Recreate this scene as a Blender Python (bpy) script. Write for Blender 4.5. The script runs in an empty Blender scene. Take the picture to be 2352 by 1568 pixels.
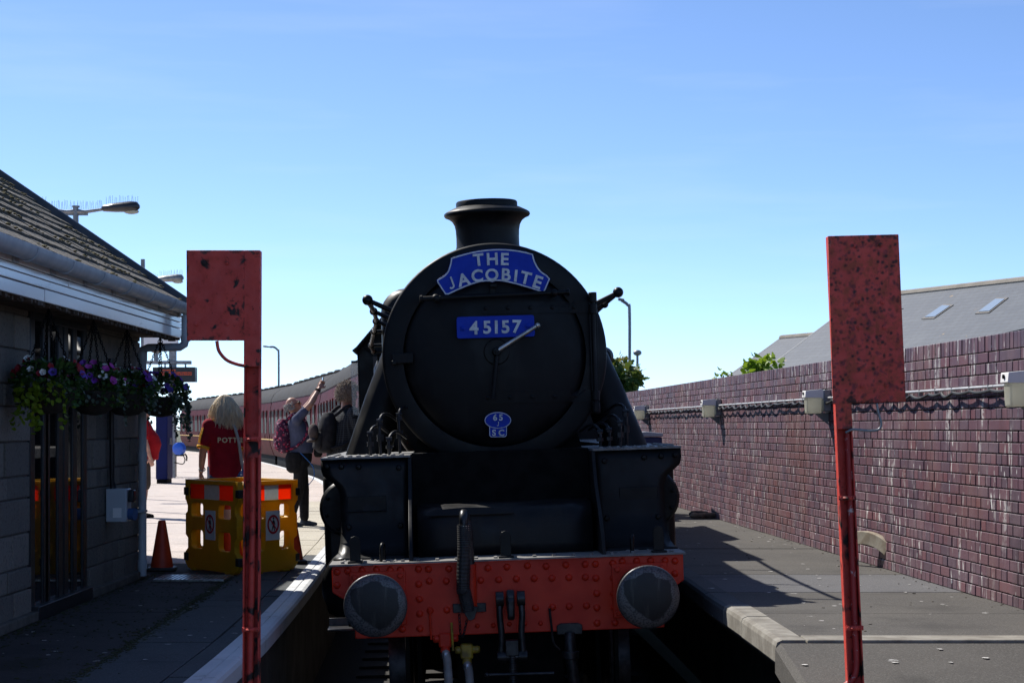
import bpy, bmesh, math, random
from mathutils import Vector, Matrix, Euler, noise as mnoise
R = math.radians
random.seed(7)
S = bpy.context.scene
C = S.collection

# ------------------------------------------------------------------ camera, sky, sun, exposure
F = 4350.0            # focal length in units of a 2352 wide picture
CZ = 2.16             # eye height above the rails
HOR = 980.0
cam_d = bpy.data.cameras.new('camera')
cam = bpy.data.objects.new('camera', cam_d); C.objects.link(cam)
cam.location = (0, 0, CZ); cam.rotation_euler = (R(90), 0, 0)
cam_d.sensor_width = 36.0; cam_d.lens = F / 2352 * 36
cam_d.shift_y = (HOR - 784) / 2352
cam_d.clip_start = 0.1; cam_d.clip_end = 5000
cam_d.dof.use_dof = True; cam_d.dof.focus_distance = 13.2; cam_d.dof.aperture_fstop = 13
S.camera = cam

SUN_AZ = 43.0         # degrees left of the view direction
SUN_EL = 46.5
w = bpy.data.worlds.new('World'); S.world = w; w.use_nodes = True
nt = w.node_tree; nt.nodes.clear()
sky = nt.nodes.new('ShaderNodeTexSky'); sky.sky_type = 'NISHITA'; sky.sun_disc = False
sky.sun_elevation = R(SUN_EL); sky.sun_rotation = R(-SUN_AZ)
sky.altitude = 0; sky.air_density = 0.47; sky.dust_density = 0.15; sky.ozone_density = 5.0
bg = nt.nodes.new('ShaderNodeBackground'); bg.inputs['Strength'].default_value = 0.15
wo = nt.nodes.new('ShaderNodeOutputWorld')
# faint thin cirrus low on the horizon
tc = nt.nodes.new('ShaderNodeTexCoord')
mp = nt.nodes.new('ShaderNodeMapping'); mp.inputs['Scale'].default_value = (3.0, 3.0, 26.0)
nz = nt.nodes.new('ShaderNodeTexNoise'); nz.inputs['Scale'].default_value = 2.2; nz.inputs['Detail'].default_value = 5
rp = nt.nodes.new('ShaderNodeMapRange'); rp.inputs['From Min'].default_value = 0.52; rp.inputs['From Max'].default_value = 0.85
rp.inputs['To Max'].default_value = 0.10
mx = nt.nodes.new('ShaderNodeMix'); mx.data_type = 'RGBA'
mx.inputs['B'].default_value = (5.0, 5.4, 5.8, 1)
nt.links.new(tc.outputs['Generated'], mp.inputs['Vector']); nt.links.new(mp.outputs[0], nz.inputs['Vector'])
nt.links.new(nz.outputs['Fac'], rp.inputs['Value']); nt.links.new(rp.outputs[0], mx.inputs['Factor'])
nt.links.new(sky.outputs[0], mx.inputs['A']); nt.links.new(mx.outputs['Result'], bg.inputs['Color'])
nt.links.new(bg.outputs[0], wo.inputs['Surface'])

sd = bpy.data.lights.new('sun', 'SUN'); sd.energy = 5.0; sd.angle = R(0.53); sd.color = (1.0, 0.95, 0.87)
sun = bpy.data.objects.new('sun', sd); C.objects.link(sun)
to_sun = Vector((-math.sin(R(SUN_AZ)) * math.cos(R(SUN_EL)), math.cos(R(SUN_AZ)) * math.cos(R(SUN_EL)), math.sin(R(SUN_EL))))
sun.rotation_euler = to_sun.to_track_quat('Z', 'Y').to_euler(); sun.location = (-20, 20, 30)
S.view_settings.view_transform = 'Standard'; S.view_settings.look = 'None'
S.view_settings.exposure = 0.42; S.view_settings.gamma = 1.0; S.view_settings.use_curve_mapping = False
S.cycles.max_bounces = 8; S.cycles.transparent_max_bounces = 12

# ------------------------------------------------------------------ helpers
def at(px, py, Y):
    return Vector(((px - 1176) * Y / F, Y, CZ + (HOR - py) * Y / F))

def V(*a): return Vector(a)

class MB:
    def __init__(s): s.v = []; s.f = []
    def add(s, vs, fs):
        o = len(s.v); s.v += [tuple(p) for p in vs]; s.f += [tuple(i + o for i in f) for f in fs]; return s
    def box(s, c, d, M=None):
        c = Vector(c); h = Vector(d) / 2; vs = []
        for z in (-1, 1):
            for y in (-1, 1):
                for x in (-1, 1):
                    p = Vector((x * h.x, y * h.y, z * h.z))
                    vs.append(c + (M @ p if M else p))
        return s.add(vs, [(0, 2, 3, 1), (4, 5, 7, 6), (0, 1, 5, 4), (1, 3, 7, 5), (3, 2, 6, 7), (2, 0, 4, 6)])
    def span(s, a, b):
        return s.box([(a[i] + b[i]) / 2 for i in range(3)], [abs(b[i] - a[i]) for i in range(3)])
    def frame(s, d):
        d = Vector(d).normalized(); u = d.orthogonal().normalized()
        if abs(d.z) < 0.95: u = d.cross(Vector((0, 0, 1))).normalized()
        return u, d.cross(u).normalized()
    def cyl(s, p0, p1, r0, r1=None, n=16, caps=True):
        r1 = r0 if r1 is None else r1; p0 = Vector(p0); p1 = Vector(p1); u, w_ = s.frame(p1 - p0); vs = []
        for p, r in ((p0, r0), (p1, r1)):
            for i in range(n):
                a = 2 * math.pi * i / n; vs.append(p + u * (r * math.cos(a)) + w_ * (r * math.sin(a)))
        fs = [(i, (i + 1) % n, n + (i + 1) % n, n + i) for i in range(n)]
        if caps: fs += [tuple(range(n - 1, -1, -1)), tuple(range(n, 2 * n))]
        return s.add(vs, fs)
    def tube(s, pts, r, n=8, closed=False):
        pts = [Vector(p) for p in pts]; k = len(pts); rr = r if isinstance(r, (list, tuple)) else [r] * k; vs = []; up = None
        for i, p in enumerate(pts):
            d = (pts[(i + 1) % k] - pts[i - 1]) if closed or 0 < i < k - 1 else (pts[1] - pts[0] if i == 0 else pts[-1] - pts[-2])
            d = d.normalized() if d.length > 1e-9 else Vector((0, 0, 1))
            if up is None: up = s.frame(d)[0]
            up = (up - d * up.dot(d)); up = up.normalized() if up.length > 1e-6 else s.frame(d)[0]
            w_ = d.cross(up)
            for j in range(n):
                a = 2 * math.pi * j / n; vs.append(p + up * (rr[i] * math.cos(a)) + w_ * (rr[i] * math.sin(a)))
        fs = []
        for i in range(k if closed else k - 1):
            a, b = i * n, ((i + 1) % k) * n
            for j in range(n): fs.append((a + j, a + (j + 1) % n, b + (j + 1) % n, b + j))
        if not closed: fs += [tuple(range(n - 1, -1, -1)), tuple(range((k - 1) * n, k * n))]
        return s.add(vs, fs)
    def lathe(s, prof, o, axis=(0, 0, 1), n=32, cap=True):
        o = Vector(o); ax = Vector(axis).normalized(); u, w_ = s.frame(ax); vs = []; fs = []; k = len(prof)
        for r, h in prof:
            for i in range(n):
                a = 2 * math.pi * i / n; vs.append(o + ax * h + u * (max(r, 1e-4) * math.cos(a)) + w_ * (max(r, 1e-4) * math.sin(a)))
        for j in range(k - 1):
            for i in range(n): fs.append((j * n + i, j * n + (i + 1) % n, (j + 1) * n + (i + 1) % n, (j + 1) * n + i))
        if cap: fs += [tuple(range(n - 1, -1, -1)), tuple(range((k - 1) * n, k * n))]
        return s.add(vs, fs)
    def prism(s, poly, o, U, W, T):
        o = Vector(o); U = Vector(U); W = Vector(W); T = Vector(T); n = len(poly)
        a = [o + U * x + W * y for x, y in poly]; vs = a + [p + T for p in a]
        return s.add(vs, [tuple(range(n - 1, -1, -1)), tuple(range(n, 2 * n))] + [(i, (i + 1) % n, n + (i + 1) % n, n + i) for i in range(n)])
    def ball(s, c, r, n=12, m=8, M=None):
        c = Vector(c); r = Vector((r, r, r)) if not hasattr(r, '__len__') else Vector(r); vs = []; fs = []
        for j in range(1, m):
            t = math.pi * j / m
            for i in range(n):
                a = 2 * math.pi * i / n
                p = Vector((r.x * math.sin(t) * math.cos(a), r.y * math.sin(t) * math.sin(a), r.z * math.cos(t))); vs.append(c + (M @ p if M else p))
        for z in (1, -1):
            p = Vector((0, 0, z * r.z)); vs.append(c + (M @ p if M else p))
        for j in range(m - 2):
            for i in range(n): fs.append((j * n + i, (j + 1) * n + i, (j + 1) * n + (i + 1) % n, j * n + (i + 1) % n))
        t0 = (m - 1) * n
        for i in range(n): fs.append((t0, i, (i + 1) % n)); fs.append((t0 + 1, (m - 2) * n + (i + 1) % n, (m - 2) * n + i))
        return s.add(vs, fs)
    def capsule(s, p0, p1, r0, r1=None, n=12):
        r1 = r0 if r1 is None else r1; p0 = Vector(p0); p1 = Vector(p1); d = (p1 - p0).normalized(); pts = []; rr = []
        for a in (-80, -45, 0): pts.append(p0 + d * (r0 * math.sin(R(a)))); rr.append(r0 * math.cos(R(a)))
        for a in (0, 45, 80): pts.append(p1 + d * (r1 * math.sin(R(a)))); rr.append(r1 * math.cos(R(a)))
        return s.tube(pts, rr, n)
    def loft(s, rings, cap=True):
        n = len(rings[0]); vs = [p for r in rings for p in r]; fs = []
        for j in range(len(rings) - 1):
            for i in range(n): fs.append((j * n + i, j * n + (i + 1) % n, (j + 1) * n + (i + 1) % n, (j + 1) * n + i))
        if cap: fs += [tuple(range(n - 1, -1, -1)), tuple(range((len(rings) - 1) * n, len(rings) * n))]
        return s.add(vs, fs)
    def ell(s, secs, n=18, cap=True):      # secs: (center, rx, ry[, yaw])
        rings = []
        for q in secs:
            c = Vector(q[0]); yaw = q[3] if len(q) > 3 else 0
            rings.append([c + Vector((math.cos(yaw) * q[1] * math.cos(t) - math.sin(yaw) * q[2] * math.sin(t), math.sin(yaw) * q[1] * math.cos(t) + math.cos(yaw) * q[2] * math.sin(t), 0)) for t in [2 * math.pi * i / n for i in range(n)]])
        return s.loft(rings, cap)
    def sheet(s, rows):
        n = len(rows[0]); return s.add([p for r in rows for p in r], [(j * n + i, j * n + i + 1, (j + 1) * n + i + 1, (j + 1) * n + i) for j in range(len(rows) - 1) for i in range(n - 1)])
    def quad(s, *p): return s.add(p, [tuple(range(len(p)))])
    def mesh(s, name, smooth=True, ang=38):
        me = bpy.data.meshes.new(name); me.from_pydata(s.v, [], s.f)
        bm = bmesh.new(); bm.from_mesh(me); bmesh.ops.recalc_face_normals(bm, faces=bm.faces); bm.to_mesh(me); bm.free()
        if smooth:
            me.shade_smooth(); me.set_sharp_from_angle(angle=R(ang))
        return me
    def build(s, name, m, parent=None, kind=None, label=None, bevel=0, smooth=True, ang=38, loc=None, thick=0):
        me = s.mesh(name, smooth, ang); me.materials.append(m)
        return put(name, me, parent, kind, label, bevel, loc, thick)

def put(name, me, parent=None, kind=None, label=None, bevel=0, loc=None, thick=0):
    o = bpy.data.objects.new(name, me); C.objects.link(o)
    if parent: o.parent = parent
    if loc is not None: o.location = loc
    if kind: o['kind'] = kind
    if label: o['label'] = label
    if thick:
        k = o.modifiers.new('solid', 'SOLIDIFY'); k.thickness = thick; k.offset = 0
    if bevel:
        b = o.modifiers.new('bevel', 'BEVEL'); b.width = bevel; b.segments = 2; b.limit_method = 'ANGLE'; b.angle_limit = R(40)
    return o

def tag(o, label=None, cat=None, group=None, kind=None):
    if label: o['label'] = label
    if cat: o['category'] = cat
    if group: o['group'] = group
    if kind: o['kind'] = kind
    return o

def thing(name, label, cat, loc=(0, 0, 0), rot=(0, 0, 0), group=None):
    o = bpy.data.objects.new(name, None); C.objects.link(o); o.empty_display_size = 0.2
    o.location = loc; o.rotation_euler = rot
    return tag(o, label, cat, group)

def copy_tree(o, parent=None):
    c = o.copy(); C.objects.link(c)
    if parent is not None: c.parent = parent
    for ch in list(o.children): copy_tree(ch, c)
    return c

def flat(me_curve_pts, thick, bev=0.0, holes=()):
    """2D outline with holes -> closed plate mesh, in x/y, thickness along z (0..thick)"""
    cu = bpy.data.curves.new('outline', 'CURVE'); cu.dimensions = '2D'; cu.fill_mode = 'BOTH'; cu.extrude = thick / 2; cu.bevel_depth = bev
    for pl in [me_curve_pts] + list(holes):
        sp = cu.splines.new('POLY'); sp.points.add(len(pl) - 1)
        for q, (x, y) in zip(sp.points, pl): q.co = (x, y, 0, 1)
        sp.use_cyclic_u = True
    return curve_mesh(cu)

def curve_mesh(cu):
    o = bpy.data.objects.new('tmp_outline', cu); C.objects.link(o)
    dg = bpy.context.evaluated_depsgraph_get()
    me = bpy.data.meshes.new_from_object(o.evaluated_get(dg)); C.objects.unlink(o); bpy.data.objects.remove(o)
    return me

_glyph = {}
def glyph(ch, weight=0.03, thick=0.02):
    k = (ch, weight, thick)
    if k not in _glyph:
        cu = bpy.data.curves.new('glyph', 'FONT'); cu.body = ch; cu.align_x = 'CENTER'; cu.offset = weight; cu.extrude = thick / 2; cu.resolution_u = 4
        me = curve_mesh(cu); vs = [v.co.copy() for v in me.vertices]
        xs = [p.x for p in vs]; ys = [p.y for p in vs]
        if vs: _glyph[k] = (vs, [tuple(p.vertices) for p in me.polygons], min(xs), max(xs), min(ys), max(ys))
        else: _glyph[k] = ([], [], 0, 0.3, 0, 1)
    return _glyph[k]

def stamp(mb, ch, o, U, W, N, h, weight=0.03, wid=1.0, depth=0.006):
    """put one glyph into mb: baseline centre o, U right, W up, N outwards, cap height h"""
    if ch == 'J':      # hooked capital
        a_ = [(.115, 1.0), (.255, 1.0)] + [(.255 * math.cos(R(t)) - .0, .25 + .262 * math.sin(R(t))) for t in range(0, -151, -15)] + [(.125 * math.cos(R(t)) - .005, .255 + .135 * math.sin(R(t))) for t in range(-150, 1, 15)]
        U = Vector(U); W = Vector(W); N = Vector(N); k = h * wid
        mb.prism([(x - .03, y) for x, y in a_], Vector(o) - N * depth, U * k, W * h, N * 2 * depth); return .45 * h
    vs, fs, x0, x1, y0, y1 = glyph(ch, weight)
    k = h / 0.73; xc = (x0 + x1) / 2
    mb.add([Vector(o) + Vector(U) * ((p.x - xc) * k * wid) + Vector(W) * (p.y * k) + Vector(N) * (p.z / 0.01 * depth) for p in vs], fs)
    return (x1 - x0) * k * wid

def spline(pts, ys):
    """monotone-ish Catmull interpolation of x over y"""
    out = []
    for y in ys:
        k = 0
        while k < len(pts) - 2 and y > pts[k + 1][0]: k += 1
        (y1, x1), (y2, x2) = pts[k], pts[k + 1]
        y0, x0 = pts[k - 1] if k > 0 else (2 * y1 - y2, 2 * x1 - x2)
        y3, x3 = pts[k + 2] if k + 2 < len(pts) else (2 * y2 - y1, 2 * x2 - x1)
        t = (y - y1) / (y2 - y1); m1 = (x2 - x0) / (y2 - y0) * (y2 - y1); m2 = (x3 - x1) / (y3 - y1) * (y2 - y1)
        out.append((2 * t ** 3 - 3 * t * t + 1) * x1 + (t ** 3 - 2 * t * t + t) * m1 + (-2 * t ** 3 + 3 * t * t) * x2 + (t ** 3 - t * t) * m2)
    return out
def curve3(p, k=6):
    """smooth polyline through points"""
    p = [Vector(q) for q in p]; out = []
    for i in range(len(p) - 1):
        a = p[i - 1] if i else p[0] * 2 - p[1]; b, c = p[i], p[i + 1]; d = p[i + 2] if i + 2 < len(p) else p[-1] * 2 - p[-2]
        for j in range(k):
            t = j / k
            out.append(0.5 * ((2 * b) + (c - a) * t + (2 * a - 5 * b + 4 * c - d) * t * t + (3 * b - a - 3 * c + d) * t ** 3))
    return out + [p[-1]]

# ------------------------------------------------------------------ materials
def col(c): return (c[0], c[1], c[2], 1)
class Mat:
    def __init__(s, name, rough=0.6, metal=0.0, spec=0.5):
        s.m = bpy.data.materials.new(name); s.m.use_nodes = True; s.t = s.m.node_tree; s.b = s.t.nodes['Principled BSDF']
        s.b.inputs['Roughness'].default_value = rough; s.b.inputs['Metallic'].default_value = metal; s.b.inputs['Specular IOR Level'].default_value = spec
        s.c = None
    def n(s, t, **k):
        x = s.t.nodes.new(t)
        for a, b in k.items(): setattr(x, a, b)
        return x
    def l(s, a, b): s.t.links.new(a, b)
    def coord(s, kind='Object', scale=(1, 1, 1)):
        m = s.n('ShaderNodeMapping'); m.inputs['Scale'].default_value = scale
        if kind == 'World': s.l(s.n('ShaderNodeNewGeometry').outputs['Position'], m.inputs['Vector'])
        else: s.l(s.n('ShaderNodeTexCoord').outputs[kind], m.inputs['Vector'])
        return m.outputs[0]
    def noise(s, scale, detail=5, kind='Object', stretch=(1, 1, 1), rough=0.55, dist=0):
        x = s.n('ShaderNodeTexNoise'); x.inputs['Scale'].default_value = scale; x.inputs['Detail'].default_value = detail
        x.inputs['Roughness'].default_value = rough; x.inputs['Distortion'].default_value = dist
        s.l(s.coord(kind, stretch), x.inputs['Vector']); return x.outputs['Fac']
    def ramp(s, f, lo, hi, a=0.0, b=1.0):
        x = s.n('ShaderNodeMapRange'); x.interpolation_type = 'SMOOTHSTEP'
        x.inputs['From Min'].default_value = lo; x.inputs['From Max'].default_value = hi; x.inputs['To Min'].default_value = a; x.inputs['To Max'].default_value = b
        s.l(f, x.inputs['Value']); return x.outputs[0]
    def mul(s, a, b):
        x = s.n('ShaderNodeMath', operation='MULTIPLY'); s.l(a, x.inputs[0])
        if isinstance(b, (int, float)): x.inputs[1].default_value = b
        else: s.l(b, x.inputs[1])
        return x.outputs[0]
    def mix(s, f, a, b):
        x = s.n('ShaderNodeMix', data_type='RGBA')
        if isinstance(f, (int, float)): x.inputs['Factor'].default_value = f
        else: s.l(f, x.inputs['Factor'])
        for k, q in (('A', a), ('B', b)):
            if isinstance(q, (tuple, list)): x.inputs[k].default_value = col(q)
            else: s.l(q, x.inputs[k])
        return x.outputs['Result']
    def base(s, c):
        s.c = c
        if isinstance(c, (tuple, list)): s.b.inputs['Base Color'].default_value = col(c)
        else: s.l(c, s.b.inputs['Base Color'])
        return s
    def over(s, f, c2): return s.base(s.mix(f, s.c, c2))
    def rough(s, f, lo, hi): s.l(s.ramp(f, 0.3, 0.7, lo, hi), s.b.inputs['Roughness']); return s
    def bump(s, f, k=0.2, d=0.01):
        x = s.n('ShaderNodeBump'); x.inputs['Strength'].default_value = k; x.inputs['Distance'].default_value = d
        s.l(f, x.inputs['Height']); s.l(x.outputs[0], s.b.inputs['Normal']); return s

def M(name, c1, c2=None, scale=8, rough=0.6, metal=0, spec=0.5, bump=0, bscale=None, lo=0.35, hi=0.65, kind='Object', bd=0.01, stretch=(1, 1, 1)):
    m = Mat(name, rough, metal, spec); m.base(c1)
    f = None
    if c2: f = m.noise(scale, 6, kind, stretch); m.over(m.ramp(f, lo, hi), c2)
    if bump: m.bump(m.noise(bscale or scale, 6, kind, stretch), bump, bd)
    return m

def painted(name, c1, c2, dirt, scale=6, rough=0.45, dscale=9, dlo=0.6, dhi=0.68, spec=0.5, bump=0.15):
    m = Mat(name, rough, 0, spec); n1 = m.noise(scale, 6); m.base(m.mix(m.ramp(n1, 0.3, 0.7), c1, c2))
    n2 = m.noise(dscale, 8, rough=0.65); m.over(m.ramp(n2, dlo, dhi), dirt); m.rough(n2, rough, min(0.9, rough + 0.3)); m.bump(n2, bump, 0.004)
    return m
# ------------------------------------------------------------------ shared materials
def loco_black(name, rough=0.38, dust=0.35, base=(0.003, 0.0034, 0.0044)):
    m = Mat(name, rough, 0, 0.22); n1 = m.noise(3.5, 7, rough=0.6); n2 = m.noise(22, 6)
    m.base(m.mix(m.mul(m.ramp(n1, 0.42, 0.75), dust), base, (0.022, 0.021, 0.019)))
    m.over(m.ramp(m.noise(11, 6, stretch=(1, 1, .12), rough=.65), 0.52, 0.75, 0, dust), (0.018, 0.0165, 0.0145)); m.over(m.ramp(n2, 0.66, 0.8, 0, 0.25), (0.02, 0.019, 0.018)); m.rough(n1, rough - 0.06, rough + 0.22); m.bump(n2, 0.08, 0.004)
    return m.m
m_black = loco_black('black_engine_paint')
m_sbox = loco_black('smokebox_black', 0.44, 0.5, (0.0036, 0.0038, 0.0044))
m_foot = loco_black('worn_footplate', 0.40, 1.2, (0.010, 0.010, 0.011))
m_dust = M('dusty_footplate', (.15, .147, .138), (.24, .232, .215), 14, .6, bump=.15).m
m_dark = M('dark_underframe', (0.004, 0.004, 0.004), (0.009, 0.0085, 0.008), 9, 0.8, spec=.1).m
m_grease = M('greasy_steel', (0.012, 0.013, 0.015), (0.04, 0.04, 0.042), 18, 0.38, 0.5).m
def _red():
    m = Mat('buffer_beam_red', 0.34, 0, 0.25); n1 = m.noise(5, 6); n2 = m.noise(30, 6); n3 = m.noise(9, 8, rough=0.65)
    m.base(m.mix(m.ramp(n1, 0.3, 0.7), (0.64, 0.036, 0.013), (0.52, 0.029, 0.012)))
    m.over(m.ramp(n3, 0.60, 0.75, 0, 0.45), (0.20, 0.012, 0.010)); m.rough(n1, 0.28, 0.5); m.bump(n2, 0.22, 0.004); return m.m
m_red = _red()
def _rust(name, kind):
    m = Mat(name, 0.55, 0, 0.45); n1 = m.noise(7, 6); m.base(m.mix(m.ramp(n1, 0.3, 0.7), (0.72, 0.070, 0.046), (0.58, 0.052, 0.038)))
    if kind == 'fine':
        v = m.n('ShaderNodeTexVoronoi'); v.inputs['Scale'].default_value = 36; v.inputs['Randomness'].default_value = 1
        
        nd = m.n('ShaderNodeTexNoise'); nd.inputs['Scale'].default_value = 28; nd.inputs['Detail'].default_value = 4; m.l(m.coord(), nd.inputs['Vector']); sc_ = m.n('ShaderNodeVectorMath', operation='SCALE'); sc_.inputs['Scale'].default_value = .022; m.l(nd.outputs['Color'], sc_.inputs[0]); ad_ = m.n('ShaderNodeVectorMath', operation='ADD'); m.l(m.coord(), ad_.inputs[0]); m.l(sc_.outputs[0], ad_.inputs[1])
        m.l(ad_.outputs[0], v.inputs['Vector']); n2 = m.noise(11, 5); n4 = m.noise(90, 3)
        sp = m.mul(m.ramp(v.outputs['Distance'], 0.50, 0.12), m.ramp(n2, 0.36, 0.54)); n3 = m.noise(16, 8, rough=0.7)
        m.over(m.ramp(n3, 0.44, 0.62, 0, 0.8), (0.34, 0.075, 0.035)); m.over(m.ramp(m.noise(26, 5), 0.52, 0.66, 0, 0.7), (0.12, 0.02, 0.03))
        m.over(m.mul(sp, 0.92), (0.028, 0.010, 0.010))
        n5 = m.noise(34, 6, stretch=(1, 1, 0.22)); m.over(m.mul(m.ramp(n5, 0.62, 0.72), m.ramp(m.noise(2.4, 2), 0.5, 0.62)), (0.42, 0.22, 0.18))
        m.bump(n3, 0.3, 0.004)
    else:
        big = m.noise(7.5, 4, rough=0.5, dist=0.6); n3 = m.noise(15, 8, rough=0.7)
        k = (0.61, 0.66) if kind == 'patch' else (0.54, 0.63)
        m.over(m.ramp(n3, 0.52, 0.72, 0, 0.7 if kind == 'patch' else 0.8), (0.20, 0.045, 0.022)); m.over(m.ramp(big, *k), (0.026, 0.012, 0.009))
        m.over(m.ramp(m.noise(30, 7, rough=0.7), 0.60, 0.68, 0, 0.9), (0.03, 0.012, 0.01)); m.bump(n3, 0.5, 0.006)
    if kind != 'heavy':      # rust creeping in from the sheet's edges
        sp_ = m.n('ShaderNodeSeparateXYZ'); m.l(m.n('ShaderNodeTexCoord').outputs['Generated'], sp_.inputs[0]); ds = []
        for ax in ('X', 'Z'):
            a_ = m.n('ShaderNodeMath', operation='SUBTRACT'); m.l(sp_.outputs[ax], a_.inputs[0]); a_.inputs[1].default_value = .5; b_ = m.n('ShaderNodeMath', operation='ABSOLUTE'); m.l(a_.outputs[0], b_.inputs[0]); ds.append(b_.outputs[0])
        mxm = m.n('ShaderNodeMath', operation='MAXIMUM'); m.l(ds[0], mxm.inputs[0]); m.l(ds[1], mxm.inputs[1]); ad = m.n('ShaderNodeMath', operation='ADD'); m.l(mxm.outputs[0], ad.inputs[0]); m.l(m.ramp(m.noise(17, 7, rough=.7), .3, .7, -.06, .05), ad.inputs[1])
        m.over(m.ramp(ad.outputs[0], .475, .51, 0, .9), (.05, .018, .012))
        dr_ = m.noise(26, 4, stretch=(1, 1, .07)); m.over(m.mul(m.ramp(dr_, .60, .72), m.ramp(m.noise(3.5, 3), .45, .6)), (.17, .03, .02))
    m.rough(n3, 0.42, 0.8); return m.m
m_rust_a = _rust('red_paint_rust_patches', 'patch'); m_rust_b = _rust('red_paint_rust_spots', 'fine'); m_rust_p = _rust('flaking_red_post', 'heavy')
m_pipe_red = painted('chipped_red_pipe', (0.42, 0.035, 0.03), (0.34, 0.025, 0.022), (0.55, 0.45, 0.43), 6, 0.4, 26, 0.60, 0.66).m
m_white = painted('white_paint', (0.82, 0.82, 0.81), (0.76, 0.76, 0.75), (0.30, 0.29, 0.27), 5, 0.5, 13, 0.66, 0.78).m
m_pvc = painted('grey_plastic_pipe', (0.48, 0.52, 0.56), (0.42, 0.46, 0.50), (0.24, 0.25, 0.25), 4, 0.2, 8, 0.68, 0.85, bump=0.02).m
m_steel = M('bright_worn_steel', (0.45, 0.45, 0.45), (0.25, 0.24, 0.23), 20, 0.28, 0.9).m
m_galv = M('galvanised_steel', (0.28, 0.29, 0.30), (0.19, 0.20, 0.21), 12, 0.5, 0.6).m
m_conc = M('weathered_concrete', (0.26, 0.245, 0.21), (0.16, 0.145, 0.12), 6, 0.9, bump=0.4, bscale=60, bd=0.006).m
m_rubber = M('black_rubber', (0.012, 0.012, 0.012), (0.025, 0.025, 0.024), 25, 0.55).m
m_glass_dark = Mat('dark_window_glass', 0.03, 0, 0.6).base((0.006, 0.007, 0.009)).m
m_frame_dark = M('dark_aluminium_frame', (0.012, 0.014, 0.018), (0.02, 0.022, 0.027), 9, 0.4, 0.2).m

def asphalt(name, c1, c2, specks=0.5, kind='World'):
    m = Mat(name, 0.92, 0, 0.3); n1 = m.noise(0.9, 5, kind); n2 = m.noise(70, 4, kind); n3 = m.noise(120, 2, kind)
    m.base(m.mix(m.ramp(n1, 0.3, 0.7), c1, c2)); m.over(m.ramp(n2, 0.45, 0.7, 0, 0.5), tuple(min(1, x * 1.7 + .01) for x in c1))
    m.over(m.ramp(n3, 0.58, 0.68, 0, 0.55), tuple(min(1, x * 2.4 + .02) for x in c1)); m.over(m.ramp(n3, 0.42, 0.32, 0, 0.5), tuple(x * .45 for x in c1))
    v = m.n('ShaderNodeTexVoronoi'); v.inputs['Scale'].default_value = 2.6; m.l(m.coord(kind), v.inputs['Vector'])
    k = m.mul(m.ramp(v.outputs['Distance'], 0.085, 0.055), m.ramp(m.noise(36, 4, kind), 0.46, 0.56)); m.over(m.mul(k, specks), (0.62, 0.62, 0.60))
    m.over(m.ramp(m.noise(1.6, 7, kind, rough=.65), 0.52, 0.70, 0, 0.5), tuple(x * 0.55 for x in c1)); m.over(m.ramp(m.noise(.7, 4, kind), .55, .7, 0, .3), tuple(x * 1.5 for x in c1))
    m.bump(n2, 0.5, 0.006); return m
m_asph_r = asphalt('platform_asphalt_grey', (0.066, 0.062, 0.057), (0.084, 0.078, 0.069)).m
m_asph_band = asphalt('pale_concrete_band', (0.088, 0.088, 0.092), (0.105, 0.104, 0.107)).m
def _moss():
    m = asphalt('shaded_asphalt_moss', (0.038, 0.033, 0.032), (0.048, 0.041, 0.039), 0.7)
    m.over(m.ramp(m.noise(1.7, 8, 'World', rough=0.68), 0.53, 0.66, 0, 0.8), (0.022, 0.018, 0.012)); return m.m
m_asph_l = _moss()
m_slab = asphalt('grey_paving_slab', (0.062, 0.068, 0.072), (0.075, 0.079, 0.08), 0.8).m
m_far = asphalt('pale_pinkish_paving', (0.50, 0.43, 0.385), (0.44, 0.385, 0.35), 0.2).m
m_slab_sunlit = asphalt('sunlit_paving_slab', (0.44, 0.40, 0.32), (0.38, 0.345, 0.28), 0.2).m
def _coping():
    m = Mat('white_painted_coping', 0.7, 0, 0.4); n = m.noise(5, 8, 'World', rough=0.65); m.base(m.mix(m.ramp(m.noise(1.5, 4, 'World'), .3, .7), (0.66, 0.67, 0.68), (0.56, 0.57, 0.57)))
    m.over(m.ramp(n, 0.56, 0.72, 0, 0.75), (0.28, 0.27, 0.24)); m.bump(m.noise(60, 4, 'World'), 0.25, 0.004); return m.m
m_coping = _coping()
m_gravel = M('dark_ballast', (0.015, 0.0135, 0.012), (0.028, 0.025, 0.022), 25, 0.95, bump=0.8, bscale=30, bd=0.03, kind='World').m
m_rail = M('rail_steel', (0.12, 0.08, 0.06), (0.2, 0.15, 0.12), 8, 0.5, 0.5).m
m_grass = M('far_ground', (0.06, 0.075, 0.035), (0.1, 0.095, 0.06), 0.4, 0.95, kind='World').m

# ------------------------------------------------------------------ ground and track
PL = 0.82; PR = 1.01
EDGE = [(-6, -1.52), (4, -1.53), (9.9, -1.555), (12.5, -1.59), (17.6, -1.78), (25, -2.15), (35, -3.05), (45.8, -4.5), (52.5, -5.6), (69.4, -8.9), (87, -12.9), (113, -20.5), (140, -30.5)]
def edge_x(y): return spline(EDGE, [y])[0]
g = MB(); g.quad((-600, -300, -0.24), (600, -300, -0.24), (600, 1500, -0.24), (-600, 1500, -0.24))
tag(g.build('ground', m_grass, smooth=False), kind='structure')
g = MB(); g.sheet([[(edge_x(y) - 0.2, y, -0.2), (edge_x(y) + 3.4, y, -0.2)] for y in range(-6, 141, 3)])
tag(g.build('track_bed', m_gravel, smooth=False), kind='structure')
def centre(y):      # track centre line: straight under the engine, then round the curve
    a = 0.035 - 0.0358 * (y - 12.05); b = edge_x(y) + 1.55
    t = min(1, max(0, (y - 22) / 8)); t = t * t * (3 - 2 * t); return a * (1 - t) + b * t
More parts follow.
